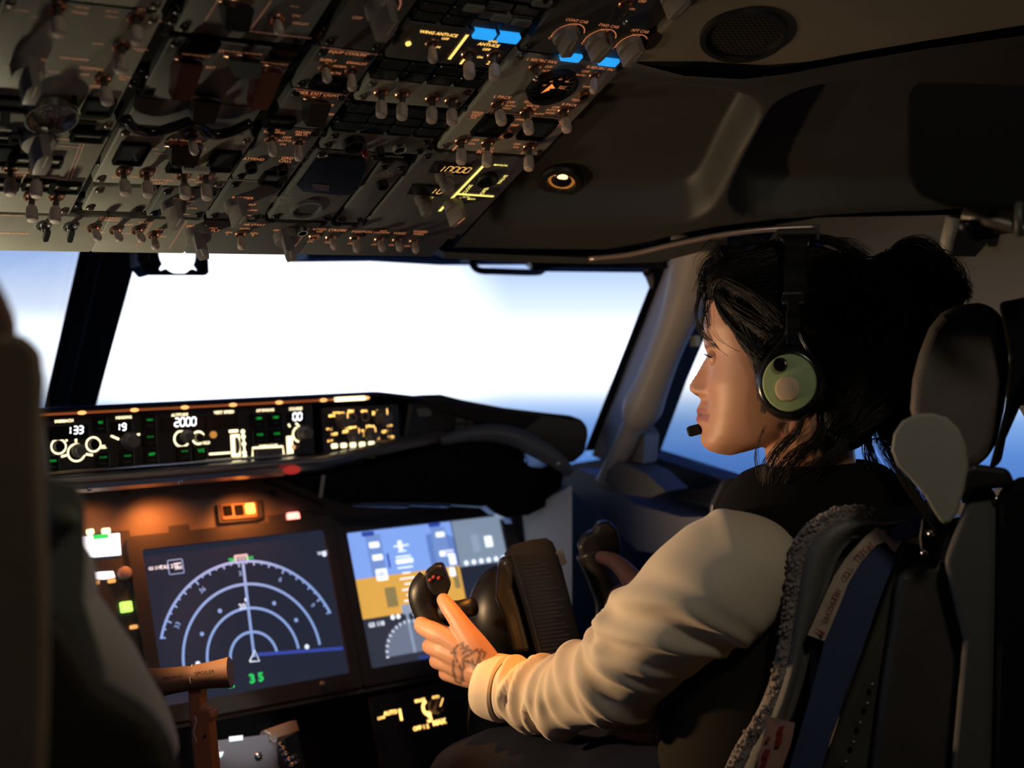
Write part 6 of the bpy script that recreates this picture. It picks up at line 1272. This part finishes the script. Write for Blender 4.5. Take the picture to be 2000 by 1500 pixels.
edge = [(1832, 998), (1780, 1010), (1725, 1016), (1690, 1009), (1650, 1010), (1615, 1022), (1588, 1042), (1568, 1070), (1560, 1110), (1553, 1160), (1546, 1210), (1541, 1260), (1528, 1320), (1510, 1375), (1484, 1425), (1458, 1465), (1436, 1510), (1420, 1560)]
inner = [(1832, 1010), (1790, 1024), (1745, 1034), (1712, 1036), (1690, 1040), (1668, 1052), (1648, 1072), (1634, 1096), (1622, 1130), (1610, 1170), (1594, 1215), (1580, 1262), (1566, 1318), (1550, 1372), (1536, 1420), (1524, 1462), (1514, 1510), (1505, 1560)]
# cover side: curved surface from fleece edge to the strap
vs_, fs = [], []; n, m = 60, 12
for i in range(n + 1):
    a, b = lerp_poly(edge, i / n), lerp_poly(inner, i / n)
    for j in range(m + 1): t = j / m; vs_.append(W(a[0] + (b[0] - a[0]) * t, a[1] + (b[1] - a[1]) * t, 1.505 - .018 * math.sin(math.pi * min(1, t * 1.1)) - .006 * t))
for i in range(n):
    for j in range(m): k = i * (m + 1) + j; fs.append((k, k + 1, k + m + 2, k + m + 1))
cv = MB().add(vs_, fs).build('cover_side', M_cover, ST, True); so = cv.modifiers.new('thick', 'SOLIDIFY'); so.thickness = .02; so.offset = -1
# fleece roll along the edge, with tufts
ep = [W(x, y, 1.51) for x, y in edge[3:]]; cpn = catmull(ep, 6)
fl = MB().tube(cpn, [.0125] * len(cpn), 14)
rf = random.Random(5)
for i in range(2200):
    k = rf.randrange(len(cpn) - 1); a = cpn[k].lerp(cpn[k + 1], rf.random()); ph = rf.uniform(0, 6.28); o_ = (RIGHT * math.cos(ph) - DOWN * math.sin(ph)) * rf.uniform(.004, .0135) - FWD * rf.uniform(.002, .012); fl.ball(a + o_, rf.uniform(.0016, .0030), None, 6, 4)
fo = fl.build('fleece_edge', M_fleece, ST, True); fo['kind'] = 'stuff'
L1 = [(1702, 1062), (1672, 1098), (1648, 1136), (1632, 1180), (1616, 1226), (1604, 1280), (1588, 1340), (1568, 1410), (1550, 1470), (1536, 1520), (1528, 1560)]; R1_ = [(1752, 1082), (1738, 1120), (1722, 1160), (1706, 1205), (1690, 1252), (1672, 1300), (1652, 1350), (1634, 1410), (1614, 1470), (1600, 1520), (1592, 1560)]
band('blue_strap', L1, R1_, 1.478, M_bstrap, ST)
L2 = [(1712, 1030), (1688, 1050), (1655, 1086), (1630, 1124), (1610, 1166), (1590, 1212), (1577, 1240)]; R2 = [(1752, 1052), (1712, 1064), (1682, 1098), (1658, 1136), (1640, 1182), (1622, 1226), (1610, 1252)]
tp = band('pull_tape', L2, R2, 1.474, M_tape, ST)
band('pull_tape', [(1722, 1034), (1718, 1046)], [(1762, 1056), (1748, 1080)], 1.472, M_tape, ST, 4)
band('blue_strap', [(1728, 1042), (1760, 1022), (1800, 1004), (1836, 996)], [(1748, 1058), (1780, 1046), (1815, 1032), (1838, 1022)], 1.47, M_bstrap, ST, 10)
TF = frame(W(1660, 1120, 1.4695), RIGHT, -DOWN, -FWD); pxm = 1.4695 / FPX
def tl(x, y): return ((x - 1660) * pxm, -(y - 1120) * pxm)
M_redp = mat('red print', (.22, .02, .018), .7)
for s, a, b in (('PULL', (1702, 1062), (1672, 1094)), ('TO', (1662, 1108), (1649, 1130)), ('REMOVE', (1638, 1152), (1612, 1214))):
    p, q = tl(*a), tl(*b); text(s, TF, ((p[0] + q[0]) / 2, (p[1] + q[1]) / 2), math.hypot(q[0] - p[0], q[1] - p[1]), m=M_redp, owner=tp, rot=math.atan2(q[1] - p[1], q[0] - p[0]), bold=.0, z=.0)
MB().flat([tl(*p) for p in [(1591, 1226), (1612, 1236), (1606, 1244), (1600, 1234)]], 0, TF).build('red_arrow', M_redp, tp)
tg = band('care_tag', [(1498, 1398), (1490, 1440), (1478, 1500), (1470, 1540)], [(1553, 1412), (1546, 1450), (1528, 1500), (1515, 1540)], 1.474, mat('pink tag cloth', (.36, .20, .17), .85, noise_amt=.2, nscale=40), ST, 8)
TG = frame(W(1515, 1440, 1.4695), RIGHT, -DOWN, -FWD); 
for x, y, w, h_ in ((1523, 1425, .006, .008), (1521, 1440, .006, .009), (1519, 1452, .006, .007), (1498, 1444, .004, .006), (1495, 1472, .007, .010), (1490, 1492, .006, .008)):
    u, v = (x - 1515) * pxm, -(y - 1440) * pxm; MB().flat([(u - w / 2, v - h_ / 2), (u + w / 2, v - h_ / 2 + .001), (u + w / 2 + .002, v + h_ / 2), (u - w / 2 + .002, v + h_ / 2 - .001)], 0, TG).build('faded_print', M_redp, tg)
# leather back edge with studs, shell, side frame
slab('back_cushion', [(1755, 1060), (1800, 1060), (1830, 1080), (1838, 1150), (1800, 1300), (1740, 1560), (1585, 1560), (1640, 1400), (1700, 1240), (1742, 1120)], 1.486, .09, M_leath, ST, .016)
for x, y in ((1704, 1337), (1694, 1374), (1680, 1412), (1667, 1450), (1652, 1488)): MB().ball(W(x, y, 1.476), .0028, None, 10, 6).build('stud', mat('dull stud', (.22, .21, .19), .35, .7), ST, True)
slab('shell_back', [(1752, 1110), (1835, 1085), (1880, 1120), (1905, 1250), (1890, 1560), (1690, 1560), (1720, 1330), (1740, 1200)], 1.462, .05, M_shell, ST, .022)
slab('side_frame', [(1842, 1095), (1893, 960), (1912, 940), (1946, 955), (1952, 1010), (1945, 1200), (1940, 1560), (1852, 1560), (1880, 1250)], 1.43, .05, mat('slate seat frame', (.085, .085, .08), .55), ST, .012)
slab('outer_frame', [(1946, 955), (1990, 930), (2140, 920), (2140, 1560), (1935, 1560), (1945, 1200)], 1.42, .06, M_blackr, ST, .012)
slab('headrest', [(1776, 800), (1781, 740), (1794, 690), (1814, 640), (1838, 610), (1870, 594), (1910, 590), (1945, 596), (1968, 640), (1972, 720), (1962, 800), (1945, 870), (1920, 910), (1868, 925), (1800, 880)], 1.50, .085, M_pad, ST, .03, 6)
slab('headrest_frame', [(1950, 590), (2100, 560), (2140, 820), (2000, 790), (1975, 800), (1955, 905), (1930, 920), (1962, 800), (1972, 700)], 1.46, .05, M_blackr, ST, .01)
slab('armrest', [(1741, 880), (1745, 848), (1762, 822), (1790, 808), (1820, 806), (1850, 815), (1874, 838), (1888, 872), (1892, 910), (1884, 955), (1872, 998), (1856, 1022), (1842, 1024), (1828, 1006), (1806, 968), (1778, 935), (1752, 908)], 1.385, .045, M_arm, ST, .012, 5)
slab('armrest_shadow_gap', [(1735, 900), (1745, 905), (1790, 955), (1836, 1030), (1828, 1040), (1770, 960)], 1.44, .03, M_black, ST, .004)  # black slab standing in for the shadow gap along the armrest
slab('pivot_bracket', [(1800, 1010), (1835, 1000), (1850, 1030), (1835, 1100), (1800, 1090), (1795, 1050)], 1.45, .03, M_black, ST, .004)
slab('pivot_block', [(1868, 920), (1900, 905), (1970, 915), (1985, 950), (1900, 960), (1880, 990)], 1.41, .03, M_black, ST, .006)
for x, y in ((1818, 1042), (1805, 1080), (1945, 975)): MB().ball(W(x, y, 1.446 if x < 1900 else 1.428), .0042, None, 12, 8).build('bolt', M_steel, ST, True)
mb = MB().box((1.32, 1.32, .42), (.44, .46, .12), None, .02).box((1.32, 1.3, .2), (.3, .3, .36), None, .01); mb.build('seat_pan', M_leath, ST)
MB().prism(rrect(1.15, .30, 1.50, 1.02, .05), 0, .08, frame((0, 1.02, 0), (1, 0, 0), (0, .10, 1), (0, -1, .10))).build('back_core', M_shell, ST, 40)
# dark visor hanging at the upper right
SV = slab('sun_visor', [(1772, 185), (1790, 160), (2090, 168), (2090, 420), (1850, 405), (1790, 380), (1772, 340)], 1.30, .02, M_blackr, None, .012); tag(SV, 'flat black sun visor hanging at the upper right', 'visor')
RC = thing('visor_rail', 'scuffed metal rail with bracket at the right above the headrest', 'rail', W(1930, 430, 1.32))
MB().tube([W(1880, 418, 1.33), W(1940, 432, 1.32), W(1990, 446, 1.31), W(2060, 462, 1.3)], .006, 8).build('rod', mat('scuffed metal', (.14, .13, .11), .45, .6, noise_amt=.4, nscale=90), RC, True)
MB().tube([W(1990, 395, 1.30), W(1990, 462, 1.30)], .004, 8).build('upright', M_plate_k, RC, True)
MB().ball(W(1886, 440, 1.33), .007, None, 10, 8).build('knob', M_black, RC, True)
# black case on the sill behind the pilot's chin
o = slab('sill_case', [(1386, 985), (1408, 940), (1428, 931), (1452, 936), (1470, 950), (1476, 1000), (1440, 1060), (1380, 1060)], 2.02, .06, mat('slate black case', (.03, .032, .04), .4), None, .012); tag(o, 'rounded dark case on the side window sill behind the shoulder', 'case')

# ================================================================ CAPTAIN ON THE LEFT, MOSTLY OUT OF FRAME
CS = thing('captain_seat', 'out of focus brown seat back at the left edge of the picture', 'seat', V((.05, .75, 0)))
M_cseat = mat('brown seat cloth', (.26, .19, .125), .85, noise_amt=.1, nscale=40)
slab('seat_back', [(-260, 690), (-60, 660), (40, 648), (66, 658), (84, 690), (90, 740), (86, 820), (88, 940), (96, 1100), (98, 1300), (90, 1560), (-260, 1560)], .80, .07, M_cseat, CS, .03, 6)
slab('headrest', [(-260, 430), (-60, 470), (-8, 540), (14, 580), (28, 612), (38, 650), (20, 690), (-260, 690)], .84, .07, mat('red brown headrest', (.26, .14, .10), .8), CS, .02, 5)
slab('side_frame', [(84, 820), (96, 930), (150, 945), (166, 985), (170, 1080), (165, 1170), (205, 1300), (230, 1560), (85, 1560)], .90, .05, mat('olive grey frame', (.20, .20, .16), .6), CS, .014)
slab('frame_block', [(92, 990), (150, 985), (158, 1015), (152, 1040), (95, 1040)], .885, .02, mat('pale olive block', (.15, .15, .11), .6), CS, .008)
slab('lower_shell', [(-260, 1190), (120, 1180), (210, 1330), (330, 1400), (372, 1560), (-260, 1560)], .87, .05, mat('dark umber shell', (.03, .024, .018), .7), CS, .02)
MB().box((.0, .95, .40), (.36, .4, .14), None, .02).build('seat_pan', M_cseat, CS); MB().box((.0, .95, .17), (.22, .24, .33), None, .01).build('pedestal', M_black, CS)
cb = MB(); P = catmull([W(10, 1150, 1.05), W(110, 1195, 1.05), W(168, 1265, 1.06), W(220, 1350, 1.09), W(265, 1440, 1.14), W(300, 1560, 1.25)], 5); cb.tube(P, [.026] * 6 + [.024] * 6 + [.023] * 6 + [.022] * (len(P) - 18), 16)
c0 = W(-360, 1230, 1.02); hdc = W(-420, 560, 1.04); cb.ball(c0 + V((-.02, 0, -.12)), (.17, .12, .30), None, 24, 16); cb.tube([c0 + V((-.03, 0, .1)), hdc + V((0, 0, -.06))], [.06, .05], 16); cb.ball(hdc, (.075, .095, .115), None, 24, 16); cb.ball(W(45, 1150, 1.05), .05, None, 16, 12); cb.tube([c0 + V((.05, 0, .08)), W(45, 1150, 1.05)], [.08, .05], 16)
for s in (-1, 1): cb.tube([c0 + V((-.02 + s * .09, .02, -.40)), c0 + V((-.02 + s * .11, .48, -.38)), c0 + V((-.02 + s * .11, .52, -.75))], [.09, .065, .05], 14)
for a, b in (((-.19, .0, .08), (-.24, .12, -.18)), ((-.24, .12, -.18), (-.16, .38, -.16))): cb.tube([c0 + V(a), c0 + V(b)], [.05, .04], 14)
hl = P[-1]
for k in range(4): cb.tube([hl, hl + V((.03, .05 + k * .004, -.01 - k * .018)), hl + V((.055, .075, -.03 - k * .018)), hl + V((.05, .085, -.055 - k * .016))], [.016, .011, .0095, .008], 10)
cb.tube([hl, hl + V((.0, .05, .02)), hl + V((.02, .085, .015))], [.016, .012, .009], 10)
CP = place('person', remesh(cb, .006, 3, 'captain'), mat('tanned skin', (.40, .22, .14), .5)); tag(CP, 'second pilot at the left edge, only a blurred pale grey sleeve showing', 'person')
M_csl = mat('pale grey shirt cloth', (.50, .44, .38), .9, sheen=.2)
nn_ = len(P) - 4
MB().tube(P[:nn_], [.032] * 6 + [.030] * 6 + [.031] * 6 + [.032] * (nn_ - 18), 20, False).build('shirt_sleeve', M_csl, CP, True)
sh = MB(); sh.ball(c0 + V((-.02, 0, -.12)), (.183, .133, .312), None, 28, 20); sh.ball(W(45, 1150, 1.05), .056, None, 18, 12); sh.tube([c0 + V((.05, 0, .08)), W(45, 1150, 1.05)], [.09, .056], 18); place('shirt', remesh(sh, .007, 2, 'shirt'), M_csl, CP)
MB().ball(hdc + V((0, -.012, .02)), (.080, .098, .105), None, 24, 16).build('hair', M_hair, CP, True)
flush_text()
